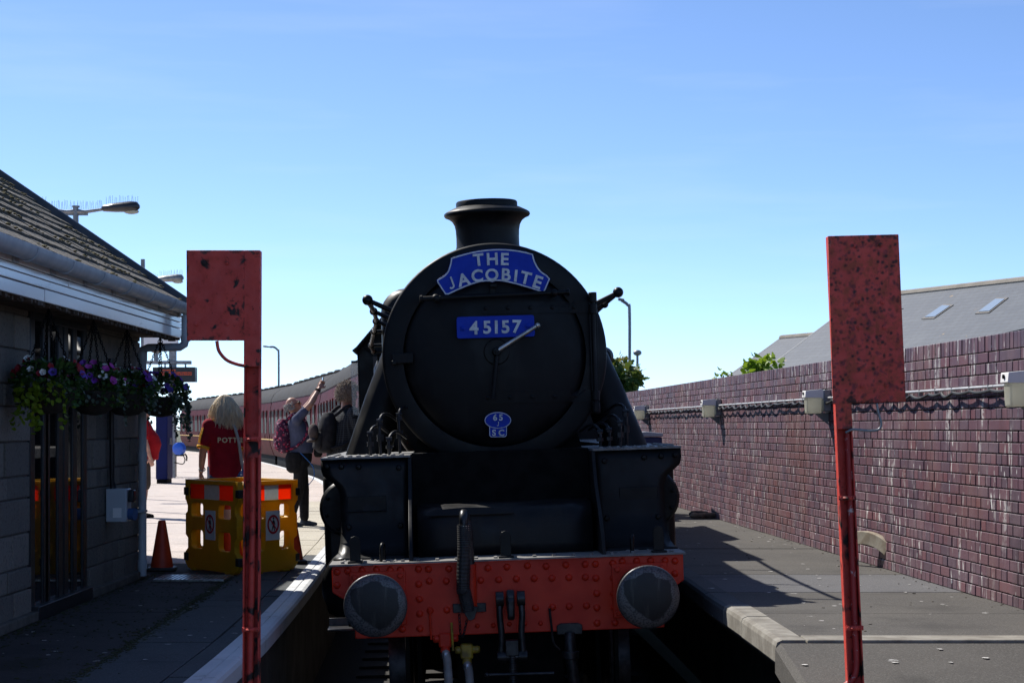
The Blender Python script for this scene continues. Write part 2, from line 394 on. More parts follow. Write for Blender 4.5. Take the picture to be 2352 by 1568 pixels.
trk = thing('railway_track', 'dark rails on ballast between the two platforms', 'track')
for sgn in (-1, 1):
    r_ = MB(); pts = []
    prof = [(-.075, -.15), (.075, -.15), (.075, -.135), (.012, -.115), (.012, -.045), (.036, -.035), (.036, 0), (-.036, 0), (-.036, -.035), (-.012, -.045), (-.012, -.115), (-.075, -.135)]
    rings = [[V(centre(y) + sgn * 0.7535 + px, y, pz + sgn * .024 - (.003)) for px, pz in prof] for y in list(range(2, 140, 4))]
    r_.loft(rings).build('rail', m_rail, trk, smooth=False)
sl = MB().box((0, 0, -.19), (2.6, .25, .09)).mesh('sleeper', False); sl.materials.append(M('dark_timber', (.010, .008, .007), (.02, .017, .014), 10, .9).m)
for i in range(40):
    y = 3 + i * 0.68; o = put('sleeper', sl, trk, loc=(centre(y), y, 0.01)); o.rotation_euler = (0, R(-1.8), R(2))

# ------------------------------------------------------------------ left platform
plat = MB()
ys = [-6, 0, 4] + [6 + i for i in range(20)] + list(range(27, 141, 4))
plat.sheet([[(edge_x(y) - .06, y, -.2), (edge_x(y) - .06, y, PL - .05), (-60, y, PL - .05)] for y in ys])
platform = plat.build('platform', M('platform_face_concrete', (.10, .095, .085), (.05, .047, .04), 3, .9, bump=.3, bscale=30, kind='World').m, smooth=False)
tag(platform, kind='structure')
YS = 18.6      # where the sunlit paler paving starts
def strip(name, y0, y1, f0, f1, z, m, gap=.005, n=4, h=.05):
    mb = MB(); yy = [y0 + gap + (y1 - y0 - 2 * gap) * i / n for i in range(n + 1)]
    rings = []
    for y in yy:
        a, b = f0(y), f1(y); rings.append([V(a, y, z - h), V(b, y, z - h), V(b, y, z), V(a, y, z)])
    return mb.loft(rings).build(name, m, platform, smooth=False)
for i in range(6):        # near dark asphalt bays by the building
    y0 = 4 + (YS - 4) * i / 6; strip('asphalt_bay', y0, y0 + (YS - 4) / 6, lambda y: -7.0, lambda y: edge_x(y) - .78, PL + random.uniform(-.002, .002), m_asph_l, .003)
y = 5.0
while y < 34:             # paving slabs in two courses behind the coping
    d = 0.97; mm = m_slab if y < YS else m_slab_sunlit  # one slab course, sunlight put into its colour past the building's shade
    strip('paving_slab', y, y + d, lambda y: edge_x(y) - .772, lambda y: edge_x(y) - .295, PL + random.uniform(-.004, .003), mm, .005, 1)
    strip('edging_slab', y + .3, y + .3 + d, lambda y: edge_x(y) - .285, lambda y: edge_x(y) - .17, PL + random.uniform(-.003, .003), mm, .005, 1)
    y += d
y = 5.0; k = 0
while y < 138:
    d = 1.2
    mb = MB(); rings = []; nn = 2 if y < 40 else 1
    st = [(y + .006, 0)] + [(y + d - .006, 0)]
    for yy, _ in st:
        e = edge_x(yy); z = PL + .006
        rings.append([V(e - .163, yy, z - .09), V(e - .163, yy, z), V(e - .092, yy, z), V(e - .088, yy, z - .006), V(e - .082, yy, z - .006), V(e - .078, yy, z), V(e - .03, yy, z), V(e - .008, yy, z - .01), V(e + .004, yy, z - .03), V(e + .004, yy, z - .11), V(e - .03, yy, z - .13), V(e - .1, yy, z - .13)])
    mb.loft(rings).build('coping_stone', m_coping, platform, smooth=False); y += d; k += 1
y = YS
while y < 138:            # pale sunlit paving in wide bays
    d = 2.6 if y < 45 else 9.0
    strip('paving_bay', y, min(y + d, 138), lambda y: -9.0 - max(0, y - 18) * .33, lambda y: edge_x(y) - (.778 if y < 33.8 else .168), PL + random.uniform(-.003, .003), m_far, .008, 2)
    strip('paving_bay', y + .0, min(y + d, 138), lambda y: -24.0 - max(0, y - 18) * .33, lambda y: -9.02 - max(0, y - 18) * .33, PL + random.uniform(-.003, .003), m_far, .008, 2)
    y += d
# moss and litter lumps along the joints
moss = MB()
for i in range(2200):
    yy = random.uniform(9.5, 17.4); t = random.random()
    x = edge_x(yy) - .775 + random.gauss(0, .03) if t < .55 else (-3.28 + abs(random.gauss(0, .05)) if t < .8 else random.uniform(-3.2, -2.35))
    r_ = random.uniform(.003, .010); moss.ball((x, yy, PL + .002), (r_ * random.uniform(.8, 2), r_ * random.uniform(.8, 2), r_ * .5), 5, 4)
tag(moss.build('moss', M('moss_green', (.03, .04, .010), (.05, .045, .016), 30, .95).m), 'clumps of moss along the slab joints of the shaded platform', 'moss', kind='stuff')
mc = thing('manhole_cover', 'steel chequer plate inspection cover beside the orange cone', 'manhole cover', tuple(at(445, 1330, 4350 * 1.34 / 350)))
mb = MB(); mb.box((0, 0, .012), (.62, .55, .02)); mb.build('plate', m_steel, mc, bevel=.004)
mb = MB()
for i in range(15):
    for j in range(13):
        a = R(45 if (i + j) % 2 else -45); mb.box((-.28 + i * .04, -.24 + j * .04, .0235), (.024, .007, .004), Matrix.Rotation(a, 3, 'Z'))
mb.build('tread', m_steel, mc, smooth=False, kind='stuff')
# ------------------------------------------------------------------ right platform
WX = lambda y: 3.21 - .055 * (y - 11.9)
RE = [(4, 1.46), (9.3, 1.43), (10.2, 1.42), (11.5, 1.385), (13.2, 1.325), (14.5, 1.30), (18, 1.19), (24, .98), (32, .45), (45, -1.0), (60, -3.6)]
def redge(y): return spline(RE, [y])[0]
mb = MB(); mb.sheet([[(redge(y) + .55, y, -.2), (redge(y) + .55, y, PR - .16), (redge(y) + .03, y, PR - .15), (redge(y) + .03, y, PR - .06), (WX(y) + .3, y, PR - .06)] for y in [10.2, 11, 12, 13, 14, 16, 18, 20, 24, 28, 32, 38, 45, 60]])
rplat = mb.build('platform_right', bpy.data.materials['platform_face_concrete'], smooth=False); tag(rplat, kind='structure')
def rband(name, y0, y1, m, z=PR, a=.165, gap=.003):
    mb = MB(); rings = []
    n = max(1, int((y1 - y0) / 2))
    for i in range(n + 1):
        y = y0 + gap + (y1 - y0 - 2 * gap) * i / n; rings.append([V(redge(y) + a, y, z - .06), V(WX(y) + .02, y, z - .06), V(WX(y) + .02, y, z), V(redge(y) + a, y, z)])
    mb.loft(rings).build(name, m, rplat, smooth=False)
cuts = [10.42, 11.66, 12.7, 13.2, 14.0, 14.77, 15.7, 17.25, 17.9, 20.5, 24, 28, 34, 42, 60]
for i in range(len(cuts) - 1):
    rband('paving_panel', cuts[i], cuts[i + 1], m_asph_band if 13.1 < cuts[i] < 14.5 else m_asph_r, PR + random.uniform(-.003, .003))
mb = MB(); mb.prism([(redge(10.2) + .17, 10.19), (WX(10.2) + .02, 10.19), (WX(10.2) + .02, 10.42), (redge(10.42) + .17, 10.42)], (0, 0, PR - .05), (1, 0, 0), (0, 1, 0), (0, 0, .056))
mb.build('nosing_strip', m_conc, rplat, bevel=.008)
st = [10.19, 11.45, 12.2, 13.12, 14.3, 15.5, 16.7, 17.9, 19.1, 20.3, 21.5, 23, 25, 27, 30, 34, 40, 48, 60]
for i in range(len(st) - 1):
    y0, y1 = st[i] + .004, st[i + 1] - .004; mb = MB(); rings = []
    for y in (y0, (y0 + y1) / 2, y1):
        e = redge(y); z = PR + .004 + (.003 if i % 2 else 0); rings.append([V(e + .16, y, z - .11), V(e + .16, y, z), V(e + .035, y, z), V(e + .008, y, z - .012), V(e, y, z - .035), V(e, y, z - .12)])
    mb.loft(rings).build('coping_stone', m_conc if i < 2 else m_slab, rplat, smooth=False)
# ramp at the near end, sloping down towards the viewer
mb = MB(); rings = []
for y in (10.185, 9.6, 9.0, 8.0, 6.0, 4.0):
    z = PR - .012 - .135 * (10.185 - y) ; e = 1.415 + .02 * (10.185 - y); rings.append([V(e, y, z - .16), V(e + .5, y, z - .18), V(e + .5, y, -.2), V(WX(y), y, -.2), V(WX(y), y, z), V(e + .03, y, z), V(e, y, z - .03)])
mb.loft(rings); tag(mb.build('platform_ramp', m_asph_r, smooth=False), kind='structure')
# brick facing below the right platform edge
mb = MB()
for r_ in range(11):
    for k in range(16):
        y = 9.4 + k * .235 + (.117 if r_ % 2 else 0); mb.box((redge(y) + .545, y, .02 + r_ * .075), (.03, .222, .063))
mb.build('brick_facing', M('engineering_brick_dark', (.05, .018, .018), (.03, .013, .015), 8, .7).m, rplat, smooth=False, kind='stuff')

# ------------------------------------------------------------------ brick wall
def brick_mat(name, use_attr):
    m = Mat(name, 0.5, 0, 0.5)
    if use_attr:
        a = m.n('ShaderNodeAttribute'); a.attribute_name = 'rnd'; f = a.outputs['Fac']
    else: f = m.n('ShaderNodeObjectInfo').outputs['Random']
    r_ = m.n('ShaderNodeValToRGB'); e = r_.color_ramp.elements; e[0].position = 0; e[0].color = (.098, .062, .085, 1); e[1].position = 1; e[1].color = (.165, .072, .085, 1)
    for p, c in ((.2, (.116, .074, .098, 1)), (.45, (.142, .076, .097, 1)), (.7, (.130, .070, .092, 1)), (.93, (.155, .075, .092, 1))):
        q = e.new(p); q.color = c
    m.l(f, r_.inputs[0]); m.base(r_.outputs[0])
    n = m.noise(3.2, 6, 'World'); m.over(m.ramp(n, .5, .7, 0, .5), (.16, .10, .118))
    m.over(m.ramp(m.noise(40, 5, 'World'), .55, .75, 0, .3), (.05, .03, .035))
    s1 = m.noise(13, 3, 'World', (1, 1, .13)); s2 = m.noise(1.3, 4, 'World'); s3 = m.noise(30, 4, 'World')      # lime streaks
    k = m.mul(m.mul(m.ramp(s1, .55, .66), m.ramp(s2, .40, .62)), m.ramp(s3, .36, .55)); m.over(m.mul(k, .85), (.52, .50, .49))
    s4 = m.noise(21, 2, 'World', (1, 1, .22)); m.over(m.mul(m.ramp(s4, .67, .70), .95), (.66, .65, .63))
    m.over(m.ramp(m.noise(.55, 5, 'World', rough=.6), .54, .72, 0, .5), (.17, .075, .06)); m.over(m.ramp(m.noise(1.1, 6, 'World', (1, 1, .35), rough=.65), .56, .72, 0, .55), (.06, .042, .05))
    m.rough(n, .38, .6); m.bump(m.noise(60, 4, 'World'), .15, .003); return m.m
m_brick = brick_mat('purple_red_brick', False); m_brick_far = brick_mat('purple_red_brick_far', True)
def _mortar():
    m = Mat('pale_mortar', .95, 0, .2); n = m.noise(9, 7, 'World', rough=.7); m.base(m.mix(m.ramp(n, .36, .62), (.060, .048, .047), (.18, .15, .135)))
    m.over(m.ramp(m.noise(26, 4, 'World'), .57, .63), (.60, .58, .52)); return m.m
m_mortar = _mortar()
ang = math.atan(.055)
wall = thing('brick_wall', 'long purple brick wall with soldier coping and white streaks behind the right platform', 'wall', (WX(0), 0, PR), (0, 0, ang))
# local y runs along the wall, local -x is the face
W0, W1 = 7.0, 62.0
mb = MB(); mb.span((.013, W0, -.9), (.34, W1, 1.66)); mb.build('mortar_core', m_mortar, wall, smooth=False)
def bmesh_of(l, h=.0655, d=.09):
    mb = MB(); x, y, z = d, l / 2, h / 2; b = .0022
    mb.v = [(0, -y + b, -z + b), (0, y - b, -z + b), (0, y - b, z - b), (0, -y + b, z - b), (b, -y, -z), (b, y, -z), (b, y, z), (b, -y, z), (x, -y, -z), (x, y, -z), (x, y, z), (x, -y, z)]
    mb.f = [(0, 1, 2, 3), (0, 4, 5, 1), (1, 5, 6, 2), (2, 6, 7, 3), (3, 7, 4, 0), (4, 8, 9, 5), (5, 9, 10, 6), (6, 10, 11, 7), (7, 11, 8, 4)]
    return mb
STR, HEA, COP = bmesh_of(.215), bmesh_of(.1025), bmesh_of(.0665, .105)
near, far = [], []
for row in range(-6, 22):
    stretch = (row % 2 == 1); L = .225 if stretch else .1125; n = int((W1 - W0) / L)
    if row < 0: n = int(6 / L)
    for i in range(n):
        y = W0 + (i + .5) * L + (0 if stretch else .056)
        (near if (y < 13.55 and y > 11.62 and 0 <= row) else far).append((STR if stretch else HEA, y, row * .075 + .0375, row))
for i in range(int((W1 - W0) / .075)):
    y = W0 + (i + .5) * .075
    (near if 11.62 < y < 13.0 else far).append((COP, y, 22 * .075 + .055, 99))
random.shuffle(near)
# the 300 largest stay single bricks
near.sort(key=lambda q: (0 if q[0] is STR else 1, q[1]))
extra = near[300:]; near = near[:300]; far += extra
meshes = {}
for mbm, nm in ((STR, 'brick'), (HEA, 'brick'), (COP, 'brick')):
    me = mbm.mesh(nm, False); me.materials.append(m_brick); meshes[id(mbm)] = me
for mbm, y, z, row in near:
    o = put('brick', meshes[id(mbm)], wall, loc=(random.uniform(-.004, .002), y, z)); o.rotation_euler = (random.uniform(-.006, .006), 0, random.uniform(-.01, .01))
fm = MB(); rn = []
for mbm, y, z, row in far:
    dx = random.uniform(-.004, .002); fm.add([(a + dx, b + y, c + z) for a, b, c in mbm.v], mbm.f); q = random.random(); rn += [q] * len(mbm.v)
me = fm.mesh('brick_courses', False); a = me.attributes.new('rnd', 'FLOAT', 'POINT'); a.data.foreach_set('value', rn); me.materials.append(m_brick_far)
put('brick_courses', me, wall, kind='stuff')
# ------------------------------------------------------------------ station building on the left
BX = -3.32; BY1 = 16.9; FX = -2.95
bld = thing('station_building', 'grey block station building with mossy slate roof and white fascia boards', 'building', (BX, 8.0, PL))
def blocks_mat():
    m = Mat('grey_split_block', .9, 0, .3); i = m.n('ShaderNodeObjectInfo').outputs['Random']; m.base(m.mix(i, (.14, .13, .115), (.22, .20, .172)))
    m.over(m.ramp(m.noise(45, 5, 'World'), .5, .72, 0, .6), (.045, .04, .036)); m.over(m.ramp(m.noise(3, 5, 'World'), .52, .75, 0, .5), (.07, .067, .064))
    m.bump(m.noise(38, 6, 'World', rough=.65), .9, .012); return m.m
m_block = blocks_mat()
O0, O1 = 13.06, 14.74      # glazed opening
ly = lambda y: y - 8.0; lx = lambda x: x - BX; lz = lambda z: z - PL
mb = MB()
mb.span((-3.6, ly(5), 0), (-.014, ly(O0), 2.45)); mb.span((-3.6, ly(O1), 0), (-.014, ly(BY1 - .012), 2.45)); mb.span((-3.6, ly(O0) + .001, 2.2), (-.12, ly(O1) - .001, 2.445))
mb.span((-3.6, ly(O0) + .001, 0), (-2.4, ly(O1) - .001, 2.19))
mb.build('wall', M('block_mortar', (.08, .075, .068), (.11, .10, .09), 20, .95).m, bld, smooth=False)
z = 0.0; row = 0; hts = [.235, .15, .235, .235, .15, .235, .235, .15, .235, .235, .2]
for h in hts:
    if z + h > 2.3: h = 2.3 - z
    for y0, y1 in ((9.4, O0 - .004), (O1 + .004, BY1)):
        y = y1; k = 0
        while y > y0 + .02:
            d = random.choice([.45, .45, .33, .22]) if h > .2 else random.choice([.45, .22, .6]); a = max(y0, y - d)
            mb = MB(); mb.box((0, 0, 0), (.10, (y - a) - .011, h - .011)); mb.build('block', m_block, bld, bevel=.007, loc=(-.05 + random.uniform(-.008, .010), ly((y + a) / 2), z + h / 2), smooth=False); y = a
    z += h
mb = MB(); mb.span((-.03, ly(9), -.0), (.055, ly(BY1), .07)); mb.build('plinth', M('plinth_concrete', (.12, .11, .095), (.07, .065, .05), 8, .95, bump=.4).m, bld, bevel=.01)
# glazing
dr = MB(); fr = .06
for ya in (O0 + .03, O0 + .40, O0 + .46, O0 + .84, O0 + 1.02, O0 + 1.30, O1 - .04):
    w_ = .13; dr.span((-.09, ly(ya) - w_ / 2, .08), (.008, ly(ya) + w_ / 2, 2.2))
dr.span((-.092, ly(O0), 0.001), (.06, ly(O1), .10)); dr.span((-.088, ly(O0) + .01, 2.08), (.010, ly(O1) - .01, 2.195))
gl = dr.build('door_frame', m_frame_dark, bld, bevel=.006)
for a, b in ((.06, .37), (.49, .81), (.87, .99), (1.05, 1.27), (1.33, 1.61)):
    mb = MB(); mb.span((-.014, ly(O0 + a) + .002, .102), (-.004, ly(O0 + b) - .002, 2.078)); mb.build('glass_pane', m_glass_dark, bld, smooth=False)
# fascia: boards that overlap, with peeling paint
def fascia_mat():
    m = Mat('peeling_white_boards', .16, 0, .8); m.base(m.mix(m.ramp(m.noise(4, 5, 'World', (1, .25, 1)), .3, .7), (.84, .84, .84), (.78, .79, .79)))
    n = m.noise(9, 8, 'World', (1, .22, 1.6), rough=.7); m.over(m.ramp(n, .60, .70, 0, .6), (.42, .43, .44)); m.over(m.ramp(m.noise(16, 7, 'World', (1, .1, 1.5), rough=.7), .66, .72, 0, .7), (.16, .14, .12))
    m.bump(n, .12, .004); return m.m
m_fas = fascia_mat()
zf = [2.945, 3.03, 3.085, 3.13, 3.175]
for i in range(4):
    cutsb = [6.0, 11.95 + i * .0, BY1] if i == 0 else ([6.0, 12.6, BY1] if i == 2 else [6.0, BY1])
    for a, b in zip(cutsb[:-1], cutsb[1:]):
        mb = MB(); x = FX + (0.006 if i % 2 else 0) + (.004 if a > 6 else 0)
        mb.box((lx(x) - .012, ly((a + b) / 2), lz((zf[i] + zf[i + 1]) / 2)), (.024, b - a - .004, zf[i + 1] - zf[i] - .005)); mb.build('fascia_board', m_fas, bld, bevel=.004)
mb = MB(); mb.span((lx(FX) - .10, ly(6), lz(2.96)), (lx(FX) - .03, ly(BY1), lz(3.17))); mb.build('fascia_backing', M('brown_timber', (.10, .07, .05), (.05, .035, .025), 9, .9).m, bld)
mb = MB(); mb.span((lx(BX) - .05, ly(6), lz(2.955)), (lx(FX) - .035, ly(BY1) - .01, lz(2.985))); mb.build('soffit', bpy.data.materials['brown_timber'], bld)
mb = MB()      # rough lath ends along the underside
for i in range(120):
    y = 9 + i * .066; mb.box((lx(FX) - .05 + random.uniform(-.02, .02), ly(y), lz(2.945) + random.uniform(-.012, .004)), (.06, random.uniform(.02, .06), .03))
mb.build('soffit_trim', bpy.data.materials['brown_timber'], bld, smooth=False, kind='stuff')
# end face of the eaves box
mb = MB(); mb.prism([(lx(BX), lz(2.96)), (lx(FX) - .03, lz(2.96)), (lx(FX) - .03, lz(3.18)), (lx(BX), lz(3.44))], (0, ly(BY1) + .0, 0), (1, 0, 0), (0, 0, 1), (0, .025, 0)); mb.build('eaves_end', m_white, bld)
# gutter: half round trough with brackets
m_gut = painted('weathered_grey_gutter', (.40, .43, .47), (.34, .37, .41), (.2, .2, .2), 4, .34, 8, .66, .85, bump=.02).m
gx, gz, gr = FX + .085, 3.226, .066
sec = [(math.cos(R(a)), math.sin(R(a))) for a in range(180, 361, 15)]
outer = [(gx + gr * c, gz + gr * 1.25 * s_) for c, s_ in sec]; inner = [(gx + (gr - .004) * c, gz + (gr - .004) * 1.25 * s_) for c, s_ in reversed(sec)]
mb = MB(); mb.prism([(lx(a), lz(b)) for a, b in outer + inner], (0, ly(6), 0), (1, 0, 0), (0, 0, 1), (0, BY1 - 6 + .04, 0)); mb.build('gutter', m_gut, bld, ang=60)
for i in range(9):
    y = 16.7 - i * .92; mb = MB(); s2 = [(math.cos(R(a)), math.sin(R(a))) for a in range(175, 366, 15)]; g2 = gr + .007
    mb.prism([(lx(gx + g2 * c), lz(gz + g2 * 1.25 * s_)) for c, s_ in s2] + [(lx(gx + (gr + .001) * c), lz(gz + (gr + .001) * 1.25 * s_)) for c, s_ in reversed(s2)], (0, ly(y), 0), (1, 0, 0), (0, 0, 1), (0, .045, 0)); mb.box((lx(FX) + .010, ly(y) + .02, lz(gz) - .05), (.022, .11, .09)); mb.build('gutter_bracket', m_gut, bld, ang=60)
# roof: slates laid in courses over a sloping deck
PIT = math.atan(.684); ex, ez = FX + .02, 3.252
def roofpt(s_, y, lift=0):   # s_ metres up the slope
    return V(lx(ex - s_ * math.cos(PIT) + lift * math.sin(PIT)), ly(y), lz(ez + s_ * math.sin(PIT) + lift * math.cos(PIT)))
SL = 4.6
mb = MB(); a0, a1 = roofpt(0, 6, -.06), roofpt(SL, 6, -.06); d0 = V(0, BY1 - .02 - 6, 0)
b2 = V(2 * a1.x - a0.x, a0.y, a0.z)
mb.add([a0, a1, b2, a0 + d0, a1 + d0, b2 + d0], [(0, 1, 4, 3), (1, 2, 5, 4), (0, 2, 1), (3, 4, 5), (0, 3, 5, 2)]); mb.build('roof_deck', bpy.data.materials['brown_timber'], bld, smooth=False)
def slate_mat():
    m = Mat('mossy_stone_slate', .85, 0, .3); i = m.n('ShaderNodeObjectInfo').outputs['Random']; a = m.n('ShaderNodeAttribute'); a.attribute_name = 'rnd'
    m.base(m.mix(m.ramp(m.noise(5, 5, 'World'), .3, .7), (.10, .09, .075), (.16, .145, .12))); m.over(m.mul(i, .45), (.085, .08, .075))
    n = m.noise(9, 8, 'World', rough=.7); m.over(m.ramp(n, .55, .68, 0, .8), (.055, .045, .025)); m.over(m.ramp(m.noise(6, 7, 'World', rough=.7), .60, .70, 0, .8), (.11, .085, .02))
    m.over(m.ramp(m.noise(30, 5, 'World'), .60, .72, 0, .6), (.30, .28, .25)); m.bump(n, 1.0, .02); return m.m
m_slate = slate_mat()
GA = .20
sm = []
for t in range(4):
    mb = MB(); wd = .262; n = 4; top = []; 
    for j in range(n + 1): top.append((-wd / 2 + wd * j / n, random.uniform(-.012, .012)))
    vs = [(0, x, 0) for x, e in top]; 
    # local frame: +y along eaves, +x up the slope, z out of the roof
    lo = [V(e, x, 0) for x, e in top]; hi = [V(.36, x, 0) for x, e in top]
    th = .022
    vs = lo + hi + [p + V(0, 0, th) for p in lo] + [p + V(0, 0, th * .5) for p in hi]; k = n + 1; fs = []
    for j in range(n): fs += [(j, j + 1, k + j + 1, k + j), (2 * k + j, 3 * k + j, 3 * k + j + 1, 2 * k + j + 1), (j, 2 * k + j, 2 * k + j + 1, j + 1)]
    fs += [(0, k, 3 * k, 2 * k), (n, 2 * k + n, 3 * k + n, k + n)]
    mb.add(vs, fs); me = mb.mesh('slate', False); me.materials.append(m_slate); sm.append((mb, me))
Bas = Matrix((( -math.cos(PIT), 0, math.sin(PIT)), (0, -1, 0), (math.sin(PIT), 0, math.cos(PIT))))
alls = []
for r_ in range(int(SL / GA)):
    for k in range(int((BY1 - 6) / .27)):
        y = BY1 - .14 - k * .27 + (.135 if r_ % 2 else 0)
        if y > BY1 - .1: continue
        alls.append((r_, y))
key = lambda q: (0 if (q[1] > 10.4 + q[0] * .62) else 1, q[0])
alls.sort(key=key); farS = MB()
for i, (r_, y) in enumerate(alls):
    p = roofpt(r_ * GA, y, random.uniform(-.002, .004)); mbm, me = random.choice(sm); tilt = Matrix.Rotation(-.075 + random.uniform(-.012, .012), 3, 'Y') @ Matrix.Rotation(random.uniform(-.015, .015), 3, 'X')
    Mx = Bas @ Matrix.Rotation(R(3.2) + random.uniform(-.014, .014), 3, 'Y') @ Matrix.Rotation(random.uniform(-.02, .02), 3, 'Z')
    if i < 290:
        o = put('slate', me, bld, loc=p); o.rotation_mode = 'QUATERNION'; o.rotation_quaternion = Mx.to_quaternion()
    else: farS.add([p + Mx @ V(*q) for q in mbm.v], mbm.f)
farS.build('upper_slates', m_slate, bld, smooth=False, kind='stuff')
mm = MB()      # moss cushions on the slates
for i in range(3800):
    s_ = random.uniform(0, 3.4); y = random.uniform(9.5, BY1 - .1)
    if mnoise.noise(V(s_ * 1.2, y * 1.2, 3)) < 0.05: continue
    s_ = round(s_ / GA) * GA + random.uniform(-.01, .02); r_ = random.uniform(.004, .019); mm.ball(roofpt(s_ + random.uniform(0, .05), y, .026), (r_, r_ * random.uniform(1, 2.4), r_ * .45), 6, 4)
mm.build('roof_moss', M('roof_moss_green', (.07, .065, .016), (.10, .075, .03), 40, .95).m, bld, kind='stuff')
mb = MB(); mb.box(V(0, 0, 0), (1, 1, 1)); vg = MB(); c0, c1 = roofpt(-.02, BY1 + .03, .045), roofpt(SL, BY1 + .03, .045)
Bm = Matrix((( -math.cos(PIT), 0, math.sin(PIT)), (0, 1, 0), (math.sin(PIT), 0, math.cos(PIT))))
vg.box((c0 + c1) / 2 - Bm @ V(0, 0, .02), (SL + .02, .09, .085), Bm); vg.build('verge_capping', M('lead_grey_verge', (.055, .065, .085), (.04, .05, .065), 6, .5).m, bld, bevel=.015)
# unseen block added behind the building to cast shade over the near platform
mb = MB(); mb.span((lx(-7.2), ly(BY1 + .06), 0), (lx(-3.94), ly(19.9), 2.95)); an = mb.build('shade_block', m_block, bld, smooth=False)
mb = MB(); mb.span((lx(-7.3), ly(BY1 + .07), 2.951), (lx(-3.90), ly(19.95), 3.02)); mb.build('shade_block_top', M('shade_block_grey', (.06, .06, .065), (.09, .09, .09), 6, .9).m, bld)
# downpipe with swan neck, and the bracketed clips
pr = .036
pA = [V(lx(gx), ly(16.62), lz(3.14)), V(lx(gx), ly(16.62), lz(2.93)), V(lx(gx) - .01, ly(16.62), lz(2.885)), V(lx(gx) - .05, ly(16.63), lz(2.86)), V(lx(-3.20), ly(16.66), lz(2.855)), V(lx(-3.245), ly(16.67), lz(2.84)), V(lx(-3.255), ly(16.68), lz(2.79)), V(lx(-3.255), ly(16.68), .03)]
mb = MB(); mb.tube(pA, pr, 14)
for z_ in (2.93, ): mb.cyl((lx(gx), ly(16.62), lz(z_) - .02), (lx(gx), ly(16.62), lz(z_) + .03), pr + .006, n=14)
for z_ in (2.78, 1.9, .95): mb.cyl((lx(-3.255), ly(16.68), lz(z_) - .04), (lx(-3.255), ly(16.68), lz(z_) + .04), pr + .007, n=14)
dp = tag(mb.build('downpipe', m_pvc, bld))
mb = MB()
for z_ in (2.55, 1.42): mb.box((lx(-3.27), ly(16.66), lz(z_)), (.10, .15, .02))
mb.build('pipe_clip', m_pvc, bld)
# electrical box on the wall with conduit
eb = thing('electrical_box', 'grey metal switch box with blue socket on the block wall', 'electrical box', (BX, 15.55, 1.52))
mb = MB(); mb.box((.09, 0, 0), (.17, .20, .27)); mb.build('enclosure', m_pvc, eb, bevel=.008)
mb = MB(); mb.box((.10, -.104, -.06), (.07, .006, .08)); mb.build('notice', m_white, eb)
mb = MB(); mb.box((.205, -.02, .075), (.045, .10, .10)); mb.build('switch_handle', m_frame_dark, eb, bevel=.01)
mb = MB(); mb.cyl((.16, -.02, -.07), (.235, -.04, -.075), .045, .05, 14); mb.build('socket', M('blue_socket_plastic', (.06, .13, .30), (.05, .10, .25), 8, .4).m, eb)
mb = MB(); mb.tube([(.045, -.03, .135), (.045, -.03, .16), (.045, -.05, .22), (.04, -.05, 1.2)], .02, 8); mb.tube([(.06, .02, .135), (.04, .03, .2), (.04, .03, .5)], .011, 8); mb.build('conduit', m_frame_dark, eb)
# ------------------------------------------------------------------ steam locomotive
LO = Vector((0.035, 12.05, 0.0)); LR = Euler((0, R(-1.9), R(2.05)))
loco = thing('steam_locomotive', 'black steam locomotive with red buffer beam and blue plates facing the viewer', 'locomotive', LO, LR)
LM = Matrix.Translation(LO) @ LR.to_matrix().to_4x4(); LI = LM.inverted()
def LP(px, py, yl):
    """picture point at engine-local depth yl -> engine-local coordinates"""
    Y = 12.05 + yl
    for _ in range(3):
        p = LI @ at(px, py, Y); Y += yl - p.y
    return LI @ at(px, py, Y)
def P7(xc, yc, yl): return LP(689 + xc * .3906, 976.2 + yc * .3906, yl)
def P6(xc, yc, yl): return LP(775.2 + xc * .4394, 430.6 + yc * .4394, yl)
YB = .55
# buffer beam
half = [(1.17, 1.275), (1.17, 1.10), (1.03, 1.01), (1.03, .79)]
poly = half + [(-x, z) for x, z in reversed(half)]
mb = MB(); mb.prism(poly, (0, YB, 0), (1, 0, 0), (0, 0, 1), (0, .04, 0)); beam = mb.build('buffer_beam', m_red, loco, bevel=.006)
rv = [(218,862),(218,940),(280,855),(365,852),(450,848),(530,850),(590,850),(697,845),(755,845),(875,843),(1105,838),(1217,832),(1337,825),(1447,828),(1563,820),(1677,817),(1737,815),(1840,810),(1895,800),(1980,797),(2062,795),(2147,795),(2205,797),(2205,870),(698,933),(760,915),(860,915),(1063,910),(1168,907),(1272,902),(1377,900),(1481,898),(1581,895),(1678,893),(1740,898),(1842,898),(600,935),(702,1022),(704,1108),(765,1090),(864,1085),(1070,1080),(1385,1072),(1485,1068),(1583,1064),(1685,1060),(1745,988),(1746,1072),(1747,1162),(1845,988),(1848,1070),(1852,1160),(602,1198),(705,1195),(1043,1178),(1138,1175),(1232,1167),(1322,1165),(1415,1163)]
mb = MB()
for x, y in rv:
    p = P7(x, y, YB); r_ = .0235 if y < 1150 or x > 1500 or x < 800 else .016
    mb.lathe([(r_ * 1.12, -.004), (r_, .003), (r_ * .86, .011), (r_ * .5, .0175), (.001, .019)], (p.x, YB, p.z), (0, -1, 0), 12)
mb.build('rivets', m_red, beam, kind='stuff')
